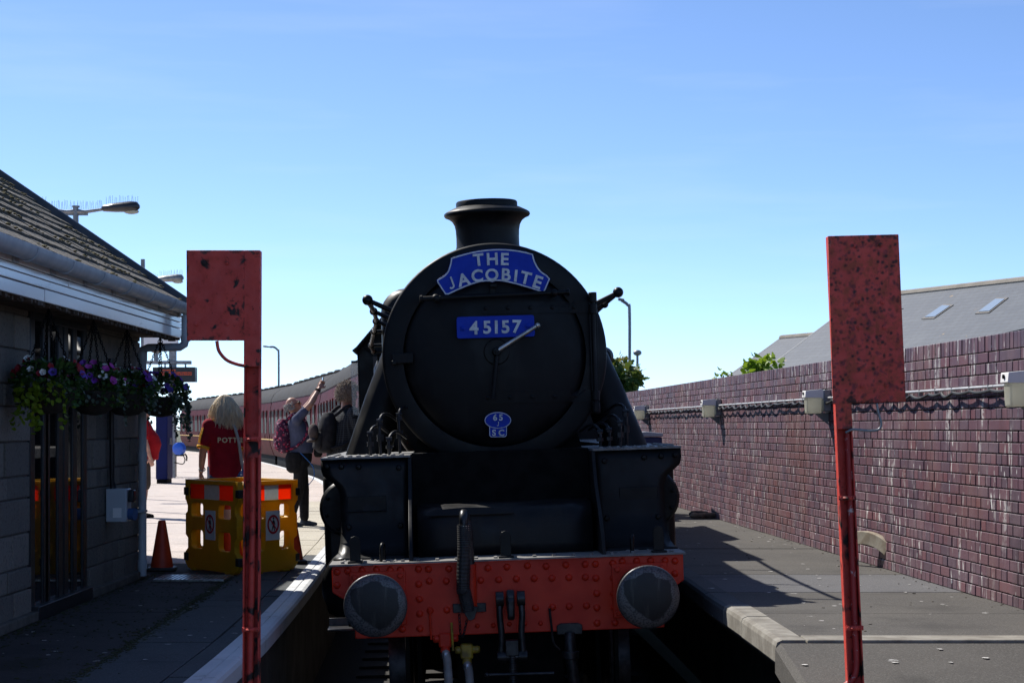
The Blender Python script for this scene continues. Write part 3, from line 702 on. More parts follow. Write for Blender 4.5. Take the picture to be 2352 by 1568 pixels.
# buffers
def head_mat():
    m = Mat('worn_buffer_face', .42, .55, .5); c = m.coord(); sx = m.n('ShaderNodeVectorMath', operation='LENGTH'); mp_ = m.n('ShaderNodeMapping'); mp_.inputs['Scale'].default_value = (1, 0, .92)
    m.l(m.n('ShaderNodeTexCoord').outputs['Object'], mp_.inputs['Vector']); m.l(mp_.outputs[0], sx.inputs[0])
    n = m.noise(5, 3, rough=.45); ad = m.n('ShaderNodeMath', operation='ADD'); m.l(sx.outputs['Value'], ad.inputs[0]); m.l(m.ramp(n, .2, .8, -.045, .045), ad.inputs[1])
    sp = m.noise(95, 4); m.base(m.mix(m.ramp(sp, .48, .60), (.11, .11, .114), (.05, .05, .052)))
    g_ = m.ramp(ad.outputs[0], .150, .138); st_ = m.noise(24, 5, stretch=(1, 1, .14))
    m.over(g_, (.020, .020, .021)); m.over(m.mul(g_, m.ramp(st_, .55, .75, 0, .6)), (.07, .068, .065)); m.bump(sp, .3, .003); return m.m
m_head = head_mat()
for px, py in ((862, 1391), (1490, 1371)):
    c = LP(px, py, 0)
    mb = MB(); mb.lathe([(.150, YB - .002), (.150, YB - .06), (.125, YB - .07), (.115, .30), (.098, .29)], (c.x, 0, c.z), (0, 1, 0), 28); mb.lathe([(.083, .33), (.083, .05), (.12, .03)], (c.x, 0, c.z), (0, 1, 0), 24)
    bf = mb.build('buffer', m_dark, loco)
    mb = MB(); mb.box((c.x, YB - .012, c.z), (.37, .024, .36)); 
    for sx in (-1, 1):
        for sz in (-1, 1): mb.cyl((c.x + sx * .15, YB - .024, c.z + sz * .145), (c.x + sx * .15, YB - .05, c.z + sz * .145), .02, n=6)
    mb.build('buffer_flange', m_red, bf, bevel=.006)
    mb = MB(); mb.lathe([(.001, 0), (.09, .003), (.16, .010), (.192, .018), (.201, .024), (.203, .034), (.198, .044), (.12, .06), (.10, .09)], (0, 0, 0), (0, 1, 0), 48)
    mb.build('buffer_head', m_head, bf, loc=(c.x, 0, c.z), ang=50)
# footplate with turned lip
mb = MB(); mb.prism([(-1.185, .0), (1.185, .0), (1.185, .5), (-1.185, .5)], (0, YB - .035, 1.276), (1, 0, 0), (0, 1, 0), (0, 0, .012)); mb.build('footplate', m_dust, loco)
mb = MB()
for x in [-1.1, -.95, -.82, -.70, -.60, -.47, -.34, -.21, -.08, .05, .18, .31, .44, .56, .70, .84, .98, 1.1]:
    mb.cyl((x, YB + .05 + random.uniform(-.004, .004), 1.288), (x, YB + .05, 1.300), .014, n=6)
for i in range(26):
    x = random.choice([-1, 1]) * random.uniform(.72, 1.1); y = YB + random.choice([.12, .2, .28]); mb.lathe([(.014, 0), (.012, .006), (.001, .011)], (x, y, 1.287), (0, 0, 1), 8)
mb.build('footplate_bolts', m_dust, loco, kind='stuff')
# drop plates in front of the cylinders: bent sheet with a waisted outline
prof = [(.90, 1.290), (.98, 1.30), (1.05, 1.33), (1.115, 1.39), (1.155, 1.46), (1.175, 1.52), (1.18, 1.56), (1.19, 1.64), (1.2, 1.72), (1.205, 1.77), (1.21, 1.80), (1.213, 1.83), (1.216, 1.86), (1.22, 1.90), (1.225, 1.975)]
ou = {1.290: 1.18, 1.30: 1.165, 1.33: 1.15, 1.39: 1.14, 1.46: 1.135, 1.52: 1.133, 1.56: 1.132, 1.64: 1.132, 1.72: 1.135, 1.77: 1.15, 1.80: 1.175, 1.83: 1.215, 1.86: 1.25, 1.90: 1.262, 1.975: 1.262}
for sx in (-1, 1):
    rows = []
    for y, z in prof:
        o_ = ou[z]; rows.append([V(sx * (.645 + (o_ - .645) * i / 8), y + (.006 * math.sin(i * 1.9 + z * 9) if sx < 0 and 1.6 < z < 1.95 and 0 < i < 8 else 0), z) for i in range(9)])
    mb = MB(); mb.sheet(rows); mb.build('drop_plate', m_black, loco, thick=.012, ang=60)
    mb = MB(); mb.box((sx * .95, 1.19, 1.66), (.27, .016, .10)); 
    if sx < 0: mb.box((sx * .95, 1.175, 1.605), (.27, .03, .006))
    mb.build('cover_plate', m_black, loco, bevel=.004)
    mb = MB()
    for x, z in ((.72, 1.9), (1.0, 1.915), (1.12, 1.92), (1.22, 1.925), (1.07, 1.66), (.70, 1.66), (.72, 1.50), (1.08, 1.50)):
        y = 1.205 if z > 1.6 else 1.16; mb.lathe([(.02, -.004), (.02, .010), (.014, .018), (.001, .02)], (sx * x, y, z), (0, -1, 0), 10)
    mb.build('plate_bolts', m_black, loco, kind='stuff')
    # running plate
    mb = MB(); mb.prism([(sx * .64, 1.20), (sx * 1.264, 1.20), (sx * 1.264, 9.1), (sx * .95, 9.1), (sx * .95, 3.2), (sx * .64, 3.2)], (0, 0, 1.972), (1, 0, 0), (0, 1, 0), (0, 0, .014)); mb.build('running_plate', m_dust, loco)
    mb = MB(); mb.span((sx * 1.244, 1.24, 1.87), (sx * 1.256, 9.1, 1.970)); mb.build('valance', m_black, loco)
    mb = MB()
    for j in range(16): mb.lathe([(.02, 0), (.018, .008), (.001, .015)], (sx * 1.2, 1.24 + j * .075, 1.987), (0, 0, 1), 8)
    for j in range(9): mb.lathe([(.02, 0), (.018, .008), (.001, .015)], (sx * (.70 + j * .06), 1.235, 1.987), (0, 0, 1), 8)
    mb.build('running_plate_rivets', m_dust, loco, kind='stuff')
    # frame plates between footplate and smokebox
    mb = MB(); mb.prism([(.58, 1.29), (.62, 1.40), (.80, 1.56), (1.06, 1.73), (1.19, 1.90), (1.21, 1.968), (2.1, 1.968), (2.1, .9), (.62, .9), (.62, 1.27)], (sx * .645 - .0125, 0, 0), (0, 1, 0), (0, 0, 1), (.025, 0, 0)); mb.build('frame_plate', m_foot, loco, bevel=.004)
    # lamp irons and grab handles
    x = sx * 1.015; mb = MB(); mb.prism([(-.036, 0), (.036, 0), (.036, .13), (.026, .158), (0, .168), (-.026, .158), (-.036, .13)], (x, YB + .06, 1.30), (1, 0, 0), (0, 0, 1), (0, .012, 0)); mb.box((x, YB + .05, 1.295), (.10, .08, .014)); mb.build('lamp_iron', m_black, loco, bevel=.003)
    x = sx * .84; mb = MB(); mb.tube(curve3([(x, YB + .10, 1.287), (x, YB + .10, 1.37), (x + .005, YB + .12, 1.40), (x + .01, YB + .17, 1.39), (x + .01, YB + .19, 1.34), (x + .01, YB + .19, 1.287)], 4), .014, 10); mb.build('grab_handle', m_black, loco)
    # cylinders and valve chests
    mb = MB(); mb.lathe([(.10, -.035), (.19, -.03), (.205, -.015), (.212, .0), (.212, 1.2)], (sx * 1.12, 1.95, 1.60), (0, 1, 0), 36)
    for a in range(8): mb.lathe([(.016, 0), (.016, .012), (.001, .018)], (sx * 1.12 + .165 * math.cos(a * R(45) + .3), 1.922, 1.60 + .165 * math.sin(a * R(45) + .3)), (0, -1, 0), 8)
    mb.build('valve_chest', m_black, loco)
    mb = MB(); mb.lathe([(.06, -.08), (.18, -.07), (.27, -.03), (.30, 0), (.305, .02), (.305, 1.2)], (sx * 1.03, 1.95, 1.02), (0, 1, 0), 40); mb.build('cylinder', m_black, loco)
    mb = MB(); mb.span((sx * .66, 2.05, .80), (sx * 1.31, 3.1, 1.86)); mb.build('cylinder_casing', m_black, loco, bevel=.05)
    # outside steam pipe casing
    top = LP(892, 850, 2.45) if sx < 0 else None; x0 = .70
    mb = MB(); mb.tube([(sx * .62, 2.5, 2.95), (sx * .72, 2.45, 2.68), (sx * .84, 2.42, 2.38), (sx * .98, 2.4, 1.98), (sx * 1.0, 2.4, 1.9)], [.15, .15, .155, .165, .17], 24); mb.build('steam_pipe', m_sbox, loco, ang=60)
    # bogie wheels and guard irons
    for yy in (1.35, 3.3):
        mb = MB(); mb.lathe([(.10, -.07), (.12, -.07), (.15, -.05), (.42, -.05), (.44, -.068), (.497, -.068), (.50, -.05), (.505, .045), (.53, .05), (.535, .065), (.52, .075), (.44, .075), (.40, .05), (.15, .05), (.10, .08)], (sx * .755, yy, .505), (-sx, 0, 0), 40); wh = mb.build('bogie_wheel', m_grease, loco)
    mb = MB(); mb.prism([(.62, .9), (.72, .9), (.78, .35), (.76, .12), (.68, .12), (.66, .35)], (sx * .70, 0, 0), (0, 1, 0), (0, 0, 1), (.025, 0, 0)); mb.build('guard_iron', m_dark, loco)
    mb = MB(); mb.span((sx * .60, 1.0, .30), (sx * .63, 3.8, .78)); mb.build('bogie_frame', m_dark, loco)
    mb = MB(); mb.span((sx * .615, 2.2, .30), (sx * .64, 10.5, 1.75)); mb.build('main_frame', m_dark, loco)
    # driving wheels
    for yy in (4.9, 7.0, 9.4):
        mb = MB(); mb.lathe([(.2, -.07), (.80, -.05), (.82, -.07), (.91, -.07), (.915, .05), (.94, .06), (.93, .075), (.82, .075), (.2, .07)], (sx * .755, yy, .915), (-sx, 0, 0), 40); mb.build('driving_wheel', m_dark, loco)
# middle lamp iron on the footplate
c = P7(1210, 755, YB + .1)
mb = MB(); mb.prism([(-.036, 0), (.036, 0), (.036, .13), (.026, .158), (0, .168), (-.026, .158), (-.036, .13)], (c.x, YB + .06, 1.30), (1, 0, 0), (0, 0, 1), (0, .012, 0)); mb.box((c.x, YB + .05, 1.295), (.10, .08, .014)); mb.build('lamp_iron', m_black, loco, bevel=.003)
# curved cover between the frames
mb = MB(); pr_ = [(.93, 1.29), (.925, 1.36), (.93, 1.46), (.945, 1.54), (.97, 1.585), (1.01, 1.612), (1.08, 1.625), (1.5, 1.63)]
mb.sheet([[V(-.60 + 1.2 * i / 6, y, z) for i in range(7)] for y, z in pr_]); mb.build('inspection_cover', m_foot, loco, thick=.012, ang=70)
mb = MB(); mb.prism([(-.40, 0), (.22, 0), (.20, .02), (.05, .055), (-.12, .06), (-.32, .05), (-.38, .03)], (-.15, .935, 1.562), (1, 0, 0), (0, .45, .9), (0, -.012, .006)); mb.build('cover_patch', m_foot, loco, bevel=.004)
mb = MB(); mb.span((-.55, 6.0, .28), (.55, 9.0, 1.9)); mb.build('ashpan', m_dark, loco)
mb = MB(); mb.span((-.60, 2.3, .35), (.60, 2.36, 1.6)); mb.build('frame_stretcher', m_dark, loco)
mb = MB(); mb.span((-.63, 1.52, .9), (.63, 2.2, 1.99)); mb.build('saddle_front', m_dark, loco)
mb = MB(); mb.prism([(-.60, 1.7), (.60, 1.7), (.62, 2.0), (.55, 2.25), (-.55, 2.25), (-.62, 2.0)], (0, 2.0, 0), (1, 0, 0), (0, 0, 1), (0, 1.4, 0)); mb.build('smokebox_saddle', m_dark, loco)
# smokebox
SC = P6(822, 877, 1.85); sx0, sz0 = SC.x, SC.z
A = (0, 1, 0); So = (sx0, 1.85, sz0)
mb = MB(); mb.lathe([(.668, .03), (.672, .0), (.80, -.004), (.818, .004), (.826, .02), (.826, .075), (.805, .085), (.800, .10), (.800, 1.75)], So, A, 96, cap=False); sb = mb.build('smokebox', m_sbox, loco, ang=40)
mb = MB(); mb.lathe([(.001, -.075), (.12, -.074), (.25, -.068), (.38, -.056), (.50, -.038), (.585, -.018), (.63, -.002), (.655, .012), (.664, .03)], So, A, 96); door = mb.build('smokebox_door', m_sbox, loco, ang=60)
def dy(x, z):
    r_ = math.hypot(x - sx0, z - sz0); pf = [(.001, -.075), (.12, -.074), (.25, -.068), (.38, -.056), (.50, -.038), (.585, -.018), (.63, -.002), (.655, .012), (.664, .03), (.672, 0), (.9, -.004)]
    for (a, b), (c, d) in zip(pf[:-1], pf[1:]):
        if a <= r_ <= c: return 1.85 + b + (d - b) * (r_ - a) / (c - a)
    return 1.85 - .075
# hinge straps, hinge post, latch, dart handles
def strap(p0, p1, h):
    rows = []
    for i in range(15):
        t = i / 14; x = p0.x + (p1.x - p0.x) * t; zc = p0.z + (p1.z - p0.z) * t; hh = h * (1 if t > .04 else .9)
        rows.append([V(x, dy(x, zc - hh / 2) - .003, zc - hh / 2), V(x, dy(x, zc) - .003, zc), V(x, dy(x, zc + hh / 2) - .003, zc + hh / 2)])
    return rows
for a, b in (((752, 632), (1330, 622)), ((762, 1098), (1345, 1085))):
    p0, p1 = P6(*a, 1.78), P6(*b, 1.80); mb = MB(); mb.sheet(strap(p0, p1, .085)); st_ = mb.build('hinge_strap', m_sbox, door, thick=.008, smooth=False)
    mb = MB()
    for i in range(5):
        t = .04 + i * .2; x = p0.x + (p1.x - p0.x) * t; z_ = p0.z + (p1.z - p0.z) * t; mb.lathe([(.017, 0), (.015, .008), (.001, .014)], (x, dy(x, z_) - .006, z_), (0, -1, 0), 10)
    mb.build('strap_rivets', m_sbox, st_, kind='stuff')
p0, p1 = P6(1333, 560, 1.80), P6(1352, 1180, 1.80)
mb = MB(); mb.cyl((p0.x, 1.80, p0.z), (p1.x, 1.80, p1.z), .017, n=14)
for t in (.02, .12, .85, .95): q = p0.lerp(p1, t); mb.cyl((q.x, 1.80, q.z + .035), (q.x, 1.80, q.z - .035), .03, n=14)
mb.box((p0.x, 1.83, (p0.z + p1.z) / 2), (.06, .05, abs(p1.z - p0.z))); mb.build('hinge_post', m_sbox, door, bevel=.004)
q = P6(340, 892, 1.81); mb = MB(); mb.box((q.x, 1.82, q.z), (.155, .05, .075)); mb.box((q.x - .06, 1.80, q.z - .03), (.035, .06, .03)); mb.build('door_clamp', m_sbox, door, bevel=.006)
hc = P6(832, 858, 1.75)
mb = MB(); mb.lathe([(.095, .0), (.095, -.012), (.088, -.018)], (hc.x, 1.779, hc.z), A, 36); mb.lathe([(.032, 0), (.032, -.09), (.026, -.10), (.014, -.10), (.014, -.12), (.001, -.122)], (hc.x, 1.775, hc.z), A, 24); mb.build('dart_boss', m_sbox, door)
e1 = P6(1040, 725, 1.66); e2 = P6(812, 1103, 1.70)
mb = MB(); mb.tube([(hc.x + .015, 1.69, hc.z + .01), (e1.x, 1.66, e1.z)], [.017, .014], 12); mb.lathe([(.014, 0), (.020, .004), (.021, .02), (.012, .028)], (e1.x, 1.66, e1.z), (e1.x - hc.x, 0, e1.z - hc.z), 12); mb.build('dart_handle', M('polished_handle', (.60, .57, .52), (.40, .38, .35), 14, .3, .9).m, door, label='polished steel door handle pointing up')
mb = MB(); mb.tube([(hc.x, 1.71, hc.z - .02), (e2.x, 1.70, e2.z)], [.018, .015], 12); mb.build('dart_handle', m_sbox, door, label='black door handle hanging down')
# handrail across the door
a, b = P6(437, 582, 1.72), P6(1205, 547, 1.72)
mb = MB(); mb.cyl((a.x, 1.72, a.z), (b.x, 1.72, b.z), .0185, n=14)
for t in (0, 1): q = a.lerp(b, t); mb.lathe([(.016, -.012), (.026, -.008), (.027, .008), (.016, .012)], (q.x, 1.72, q.z), (b - a), 14)
for t in (.1, .905):
    q = a.lerp(b, t); mb.ball((q.x, 1.72, q.z), .03, 14, 10); mb.cyl((q.x, 1.72, q.z), (q.x, dy(q.x, q.z) + .02, q.z), .013, .018, 12)
mb.build('door_handrail', m_black, door)
q = P6(815, 512, 1.74); mb = MB(); mb.box((q.x, 1.76, q.z), (.048, .05, .026)); mb.box((q.x - .005, 1.79, q.z - .04), (.04, .02, .07)); mb.build('top_lamp_iron', m_black, door, bevel=.004)
# plates -------------------------------------------------
def _blue():
    m = Mat('blue_enamel', .4, 0, .12); n = m.noise(9, 6); m.base(m.mix(m.ramp(n, .3, .7), (.008, .034, .36), (.011, .044, .43))); m.over(m.ramp(m.noise(60, 4), .66, .74, 0, .5), (.01, .012, .05)); m.bump(m.noise(40, 4), .1, .003); return m.m
m_blue = _blue()
m_letter = M('cast_aluminium_letters', (.62, .64, .66), (.45, .47, .49), 30, .45, .1).m
def plate(name, pts, y, thick, m, parent, bev=.003, rim=None):
    c = sum(pts, Vector()) / len(pts)
    me = flat([(p.x - c.x, p.z - c.z) for p in pts], thick, bev); me.materials.append(m); o = put(name, me, parent, loc=(c.x, y, c.z)); o.rotation_euler = (R(90), 0, 0)
    if rim:
        k = len(pts); out = [(p.x - c.x, p.z - c.z) for p in pts]; inn = []
        for i in range(k):
            a = Vector(out[i - 1]); b = Vector(out[i]); d = Vector(out[(i + 1) % k]); t = ((b - a).normalized() + (d - b).normalized()).normalized(); n_ = Vector((-t.y, t.x))
            if n_.dot(-b) < 0 and False: n_ = -n_
            inn.append(tuple(b + n_ * rim))
        if sum(Vector(q).length for q in inn) > sum(Vector(q).length for q in out):
            inn = [tuple(Vector(b) * 2 - Vector(i_)) for b, i_ in zip(out, inn)]
        me = flat(out, .005, 0, [inn]); me.materials.append(m_letter); r_ = put('rim', me, o, loc=(0, 0, thick / 2 + bev + .001))
    return o
def arc3(a, b, c, n):     # quadratic through three picture points
    out = []
    for i in range(n):
        t = i / n; l0 = 2 * (t - .5) * (t - 1); l1 = 4 * t * (1 - t); l2 = 2 * t * (t - .5); out.append((a[0] * l0 + b[0] * l1 + c[0] * l2, a[1] * l0 + b[1] * l1 + c[1] * l2))
    return out
def PZ(x, y, yl): return LP(976.1 + x * .14649, 545.5 + y * .14649, yl)     # headboard close-up coordinates
YH = 1.735
out2 = arc3((412, 325), (1060, 187), (1680, 255), 12) + arc3((1690, 262), (1745, 425), (1830, 540), 6) + arc3((1830, 540), (1890, 580), (1945, 608), 3) + [(1958, 650), (1880, 835)] + arc3((1850, 862), (1290, 700), (1060, 697), 6)[0:6] + arc3((1060, 697), (800, 715), (380, 890), 8) + [(370, 893), (318, 893)] + [(195, 705), (190, 670)] + arc3((215, 650), (330, 570), (380, 470), 5) + arc3((385, 455), (402, 390), (405, 340), 3)
pts = [PZ(x, y, YH) for x, y in out2]
hb = plate('headboard', pts, YH, .012, m_blue, door, .002, .009)
Nn = V(0, -1, 0)
def words(items, yl, hgt, name, parent, conv, weight=.03, wid=1.0, sh=.93):
    mb = MB(); par = parent
    for ch, (bx, by), (tx, ty) in items:
        b_ = conv(bx, by, yl); t_ = conv(tx, ty, yl); W_ = (t_ - b_); W_.y = 0; h = W_.length * sh; W_.normalize(); U_ = V(W_.z, 0, -W_.x); b_ = b_ + W_ * (h / sh * (1 - sh) * .5)
        stamp(mb, ch, (b_.x, yl, b_.z), U_, W_, Nn, h, weight, wid, .004)
    mb.v = [tuple(V(*p) - par.location) for p in mb.v]
    # into the rotated plate's frame
    Ri = par.rotation_euler.to_matrix().inverted(); mb.v = [tuple(Ri @ V(*p)) for p in mb.v]
    return mb.build(name, m_letter, par, smooth=False)
words([('T', (850, 443), (828, 240)), ('H', (1060, 432), (1050, 228)), ('E', (1250, 434), (1256, 230))], YH - .012, 0, 'lettering', hb, PZ, .028, 1.03)
words([('J', (440, 806), (372, 618)), ('A', (630, 755), (578, 552)), ('C', (826, 694), (810, 490)), ('O', (1052, 676), (1046, 478)), ('B', (1272, 676), (1278, 472)), ('I', (1414, 694), (1436, 494)), ('T', (1556, 728), (1604, 526)), ('E', (1738, 793), (1806, 592))], YH - .012, 0, 'lettering', hb, PZ, .028, 1.03)
def rrect(c, conv, yl, r_=14): return [conv(x, y, yl) for x, y in c]
YN = 1.745
npz = [(500, 1285), (510, 1258), (530, 1252), (1670, 1220), (1695, 1228), (1703, 1245), (1716, 1520), (1705, 1540), (1690, 1545), (540, 1578), (520, 1573), (508, 1555)]
nplate = plate('number_plate', [PZ(x, y, YN) for x, y in npz], YN, .012, m_blue, door, .003)
words([('4', (770, 1518), (764, 1298)), ('5', (978, 1505), (968, 1292)), ('I', (1120, 1504), (1116, 1286)), ('5', (1266, 1498), (1258, 1284)), ('7', (1440, 1494), (1444, 1278))], YN - .012, 0, 'number', nplate, PZ, .03, 1.0)
mb = MB()
for x, y in ((592, 1422), (1614, 1387)):
    p = PZ(x, y, YN); mb.lathe([(.018, 0), (.018, -.012), (.012, -.016), (.001, -.018)], (p.x, YN - .006, p.z), A, 12)
mb.build('plate_screws', m_blue, door, kind='stuff')
YD = 1.76
ov = []
for i in range(36):
    a = 2 * math.pi * i / 36
    if 240 < math.degrees(a) < 300: continue
    ov.append((838 + 69 * math.cos(a), 1216 - 43 * math.sin(a)))
# oval above, square tab below
oval = [(838 + 69 * math.cos(R(a)), 1216 - 43 * math.sin(R(a))) for a in range(-48, 229, 12)]
tab = [(793, 1250), (794, 1296), (803, 1304), (874, 1303), (884, 1296), (885, 1249)]
sp = plate('shed_plate', [P6(x, y, YD) for x, y in oval + tab], YD, .012, m_blue, door, .002, .005)
mb = MB(); ln = [P6(838 + 66 * math.cos(R(a)), 1216 - 41 * math.sin(R(a)), YD) for a in range(205, 337, 8)]
words([('6', (824, 1217), (824, 1182)), ('5', (854, 1217), (854, 1182)), ('J', (838, 1246), (838, 1222)), ('S', (818, 1297), (818, 1262)), ('C', (857, 1297), (857, 1262))], YD - .011, 0, 'lettering', sp, P6, .03, 1.0)
mb.tube([(p.x - sp.location.x, p.z - sp.location.z, .010) for p in ln], .003, 6); mb.build('divider', m_letter, sp)
# chimney
Yc = 2.62; ct = P6(779, 75, Yc); zt = ct.z; zx = ct.x
mb = MB(); mb.lathe([(.20, zt - .02), (.205, zt), (.232, zt), (.238, zt - .01), (.238, zt - .045), (.262, zt - .052), (.315, zt - .078), (.331, zt - .090), (.334, zt - .104), (.326, zt - .116), (.300, zt - .126), (.272, zt - .148), (.254, zt - .18), (.246, zt - .22), (.243, zt - .28), (.244, zt - .34), (.255, zt - .40), (.30, zt - .46), (.36, zt - .54), (.36, zt - .62)], (sx0 * 0 + zx, Yc, 0), (0, 0, 1), 64, cap=False)
mb.lathe([(.20, zt - .02), (.19, zt - .5)], (zx, Yc, 0), (0, 0, 1), 48, cap=False); mb.build('chimney', m_sbox, loco, ang=50)
# boiler, firebox, dome, cab
mb = MB(); mb.lathe([(.77, 3.55), (.775, 3.6), (.80, 5.0), (.84, 6.3)], (0, 0, 2.70), A, 64); mb.build('boiler', m_black, loco)
mb = MB(); mb.lathe([(.36, 3.4), (.34, 3.52), (.32, 3.60), (.22, 3.66), (.001, 3.68)], (0, 5.3, 0), (0, 0, 1), 32); mb.build('dome', m_black, loco)
def belp(y, hw, zt_, r_=.24):
    pts = []
    for a in range(0, 91, 15): pts.append(V(hw - r_ + r_ * math.cos(R(a)), y, zt_ - r_ + r_ * math.sin(R(a))))
    for a in range(90, 181, 15): pts.append(V(-hw + r_ + r_ * math.cos(R(a)), y, zt_ - r_ + r_ * math.sin(R(a))))
    return pts + [V(-hw, y, 2.6), V(-hw * .95, y, 2.2), V(-hw * .75, y, 1.9), V(hw * .75, y, 1.9), V(hw * .95, y, 2.2), V(hw, y, 2.6)]
mb = MB(); mb.loft([belp(5.85, .82, 3.36, .5), belp(5.9, .93, 3.47, .3), belp(5.98, .96, 3.50), belp(9.1, .96, 3.48)]); mb.build('firebox', m_black, loco, ang=50)
cabx = 1.335; m_cab = m_black
mb = MB()
rf = [(-cabx - .03, 3.03), (-cabx + .02, 3.07), (-1.0, 3.42), (-.75, 3.60), (-.4, 3.74), (0, 3.79), (.4, 3.74), (.75, 3.60), (1.0, 3.42), (cabx - .02, 3.07), (cabx + .03, 3.03)]
mb.sheet([[V(x, y, z) for x, z in rf] for y in (8.7, 11.4)]); mb.build('cab_roof', m_black, loco, thick=.03, ang=60)
for sx in (-1, 1):
    mb = MB(); mb.span((sx * (cabx - .02), 9.1, 1.35), (sx * cabx, 10.9, 2.42)); mb.span((sx * (cabx - .02), 9.1, 2.42), (sx * cabx, 9.35, 3.05)); mb.span((sx * (cabx - .02), 10.7, 2.42), (sx * cabx, 10.9, 3.05)); mb.span((sx * (cabx - .021), 9.1, 2.97), (sx * (cabx + .001), 10.9, 3.06)); mb.build('cab_side', m_black, loco, bevel=.004)
    # front spectacle plate in four strips round its window
    mb = MB(); mb.span((sx * 1.16, 9.08, 1.36), (sx * 1.315, 9.1, 3.08)); mb.span((sx * .7, 9.08, 1.36), (sx * 1.16, 9.1, 2.34)); mb.prism([(sx * .7, 2.98), (sx * 1.16, 2.98), (sx * 1.29, 3.09), (sx * 1.0, 3.40), (sx * .7, 3.60)], (0, 9.08, 0), (1, 0, 0), (0, 0, 1), (0, .02, 0)); mb.build('spectacle_plate', m_black, loco)
    mb = MB(); mb.tube([(sx * 1.10, 9.07, 2.3), (sx * 1.10, 9.07, 3.0)], .014, 8); mb.build('window_bar', m_black, loco)
mb = MB(); mb.span((-.9, 9.101, 1.4), (.9, 9.14, 3.3)); mb.build('backhead', m_dark, loco)
mb = MB(); mb.span((-1.3, 9.1, 1.33), (1.3, 11.3, 1.36)); mb.build('cab_floor', m_dark, loco)
m_screen = Mat('clear_side_screen', .25, 0, .15).base((.6, .68, .72)); m_screen.b.inputs['Alpha'].default_value = .22
mb = MB(); mb.prism([(0, 0), (-.078, .02), (-.09, .12), (-.095, .55), (-.085, .60), (0, .60)], (-cabx - .005, 9.5, 2.33), (1, 0, 0), (0, 0, 1), (0, .012, 0)); mb.build('side_screen', m_screen.m, loco)
mb = MB(); mb.box((-cabx - .04, 9.506, 2.945), (.10, .03, .025)); mb.box((-cabx - .04, 9.506, 2.315), (.11, .03, .025)); mb.build('screen_frame', m_black, loco)
# boiler handrails with knobs on stanchions
for sx in (-1, 1):
    pts = [V(sx * .93, 2.0, 3.13), V(sx * .93, 3.2, 3.12), V(sx * .96, 4.6, 3.12), V(sx * 1.03, 6.0, 3.10), V(sx * 1.12, 7.6, 3.04), V(sx * 1.13, 8.6, 3.02)]
    mb = MB(); mb.tube(curve3(pts, 5), .019, 10); hr = mb.build('boiler_handrail', m_black, loco)
    for i, p in enumerate(pts):
        c_ = V(0, p.y, 2.72); ce = p + (V(p.x * .70, p.y, p.z - .1) - p)
        mb = MB(); mb.ball(p, .040 if i == 0 else .033, 12, 8); mb.tube([p, V(sx * .66 if i < 3 else sx * .85, p.y, p.z - .13 if i < 3 else p.z)], [.017, .024], 10); mb.build('stanchion', m_black, hr)
# pipes and lubricator fittings beside the smokebox
for sx in (-1, 1):
    mb = MB(); rr = random.Random(3 + sx)
    for k in range(4):
        x = sx * (.72 + k * .07); y = 1.45 + rr.uniform(0, .3); z = 1.986; h = rr.uniform(.10, .30)
        mb.tube(curve3([(x, y, z), (x, y, z + h), (x - sx * .05, y + .1, z + h + .05), (x - sx * .12, y + .3, z + h)], 4), .011, 8); mb.cyl((x, y, z + h * .4), (x, y, z + h * .6), .026, n=6); mb.cyl((x, y, z + h * .85), (x, y, z + h * .95), .022, n=6); mb.cyl((x - .022, y, z + h), (x + .022, y, z + h), .013, n=8)
    mb.build('lubricator_pipes', m_grease, loco)
q = LP(1412, 822, 2.9); mb = MB(); mb.lathe([(.001, -.16), (.05, -.15), (.075, -.10), (.08, 0), (.08, .12)], (.865, 2.75, 2.68), (0, 1, 0), 20); mb.build('ejector', m_black, loco)
# vacuum standpipe and ribbed hose
hx = LP(1068, 1290, YB - .06).x; zt_ = LP(1068, 1172, YB - .05).z; zb_ = LP(1066, 1402, YB - .06).z
mb = MB(); sp_ = curve3([(hx + .035, YB - .028, .93), (hx + .035, YB - .028, 1.2), (hx + .03, YB - .02, 1.45), (hx + .02, YB - .01, zt_ - .07), (hx + .005, YB - .04, zt_ - .02), (hx, YB - .09, zt_ - .045), (hx, YB - .10, zt_ - .10)], 5); mb.tube(sp_, .03, 14); vs_ = mb.build('vacuum_standpipe', m_grease, loco)
mb = MB(); mb.tube([(hx + .036, YB - .03, .955), (hx + .036, YB - .03, 1.26)], .036, 14); mb.build('standpipe_base', m_red, vs_)
mb = MB(); ctl = curve3([(hx, YB - .10, zt_ - .09), (hx - .003, YB - .105, zt_ - .25), (hx - .018, YB - .105, zt_ - .5), (hx - .01, YB - .10, zb_ + .12), (hx + .012, YB - .09, zb_)], 44)
mb.tube(ctl, [.044 + (.0018 if i % 4 < 2 else 0) for i in range(len(ctl))], 14); mb.build('ribbed_hose', m_rubber, vs_, ang=20)
mb = MB(); mb.cyl((hx, YB - .1, zt_ - .09), (hx, YB - .1, zt_ - .135), .044, n=16); mb.build('hose_clip', m_steel, vs_)
mb = MB(); mb.prism([(-.09, -.03), (.13, -.03), (.13, .03), (-.09, .03)], (hx, YB - .03, zb_ + .015), (1, 0, 0), (0, 0, 1), (0, .025, 0)); mb.build('coupling_bracket', m_grease, vs_, bevel=.004); mb = MB(); mb.prism([(-.06, .03), (.06, .03), (.03, -.05), (.01, -.06), (-.01, -.06)], (hx + .02, YB - .11, zb_ - .0), (1, 0, 0), (0, 0, 1), (0, .03, 0)); mb.build('dummy_coupling', m_grease, vs_, bevel=.004)
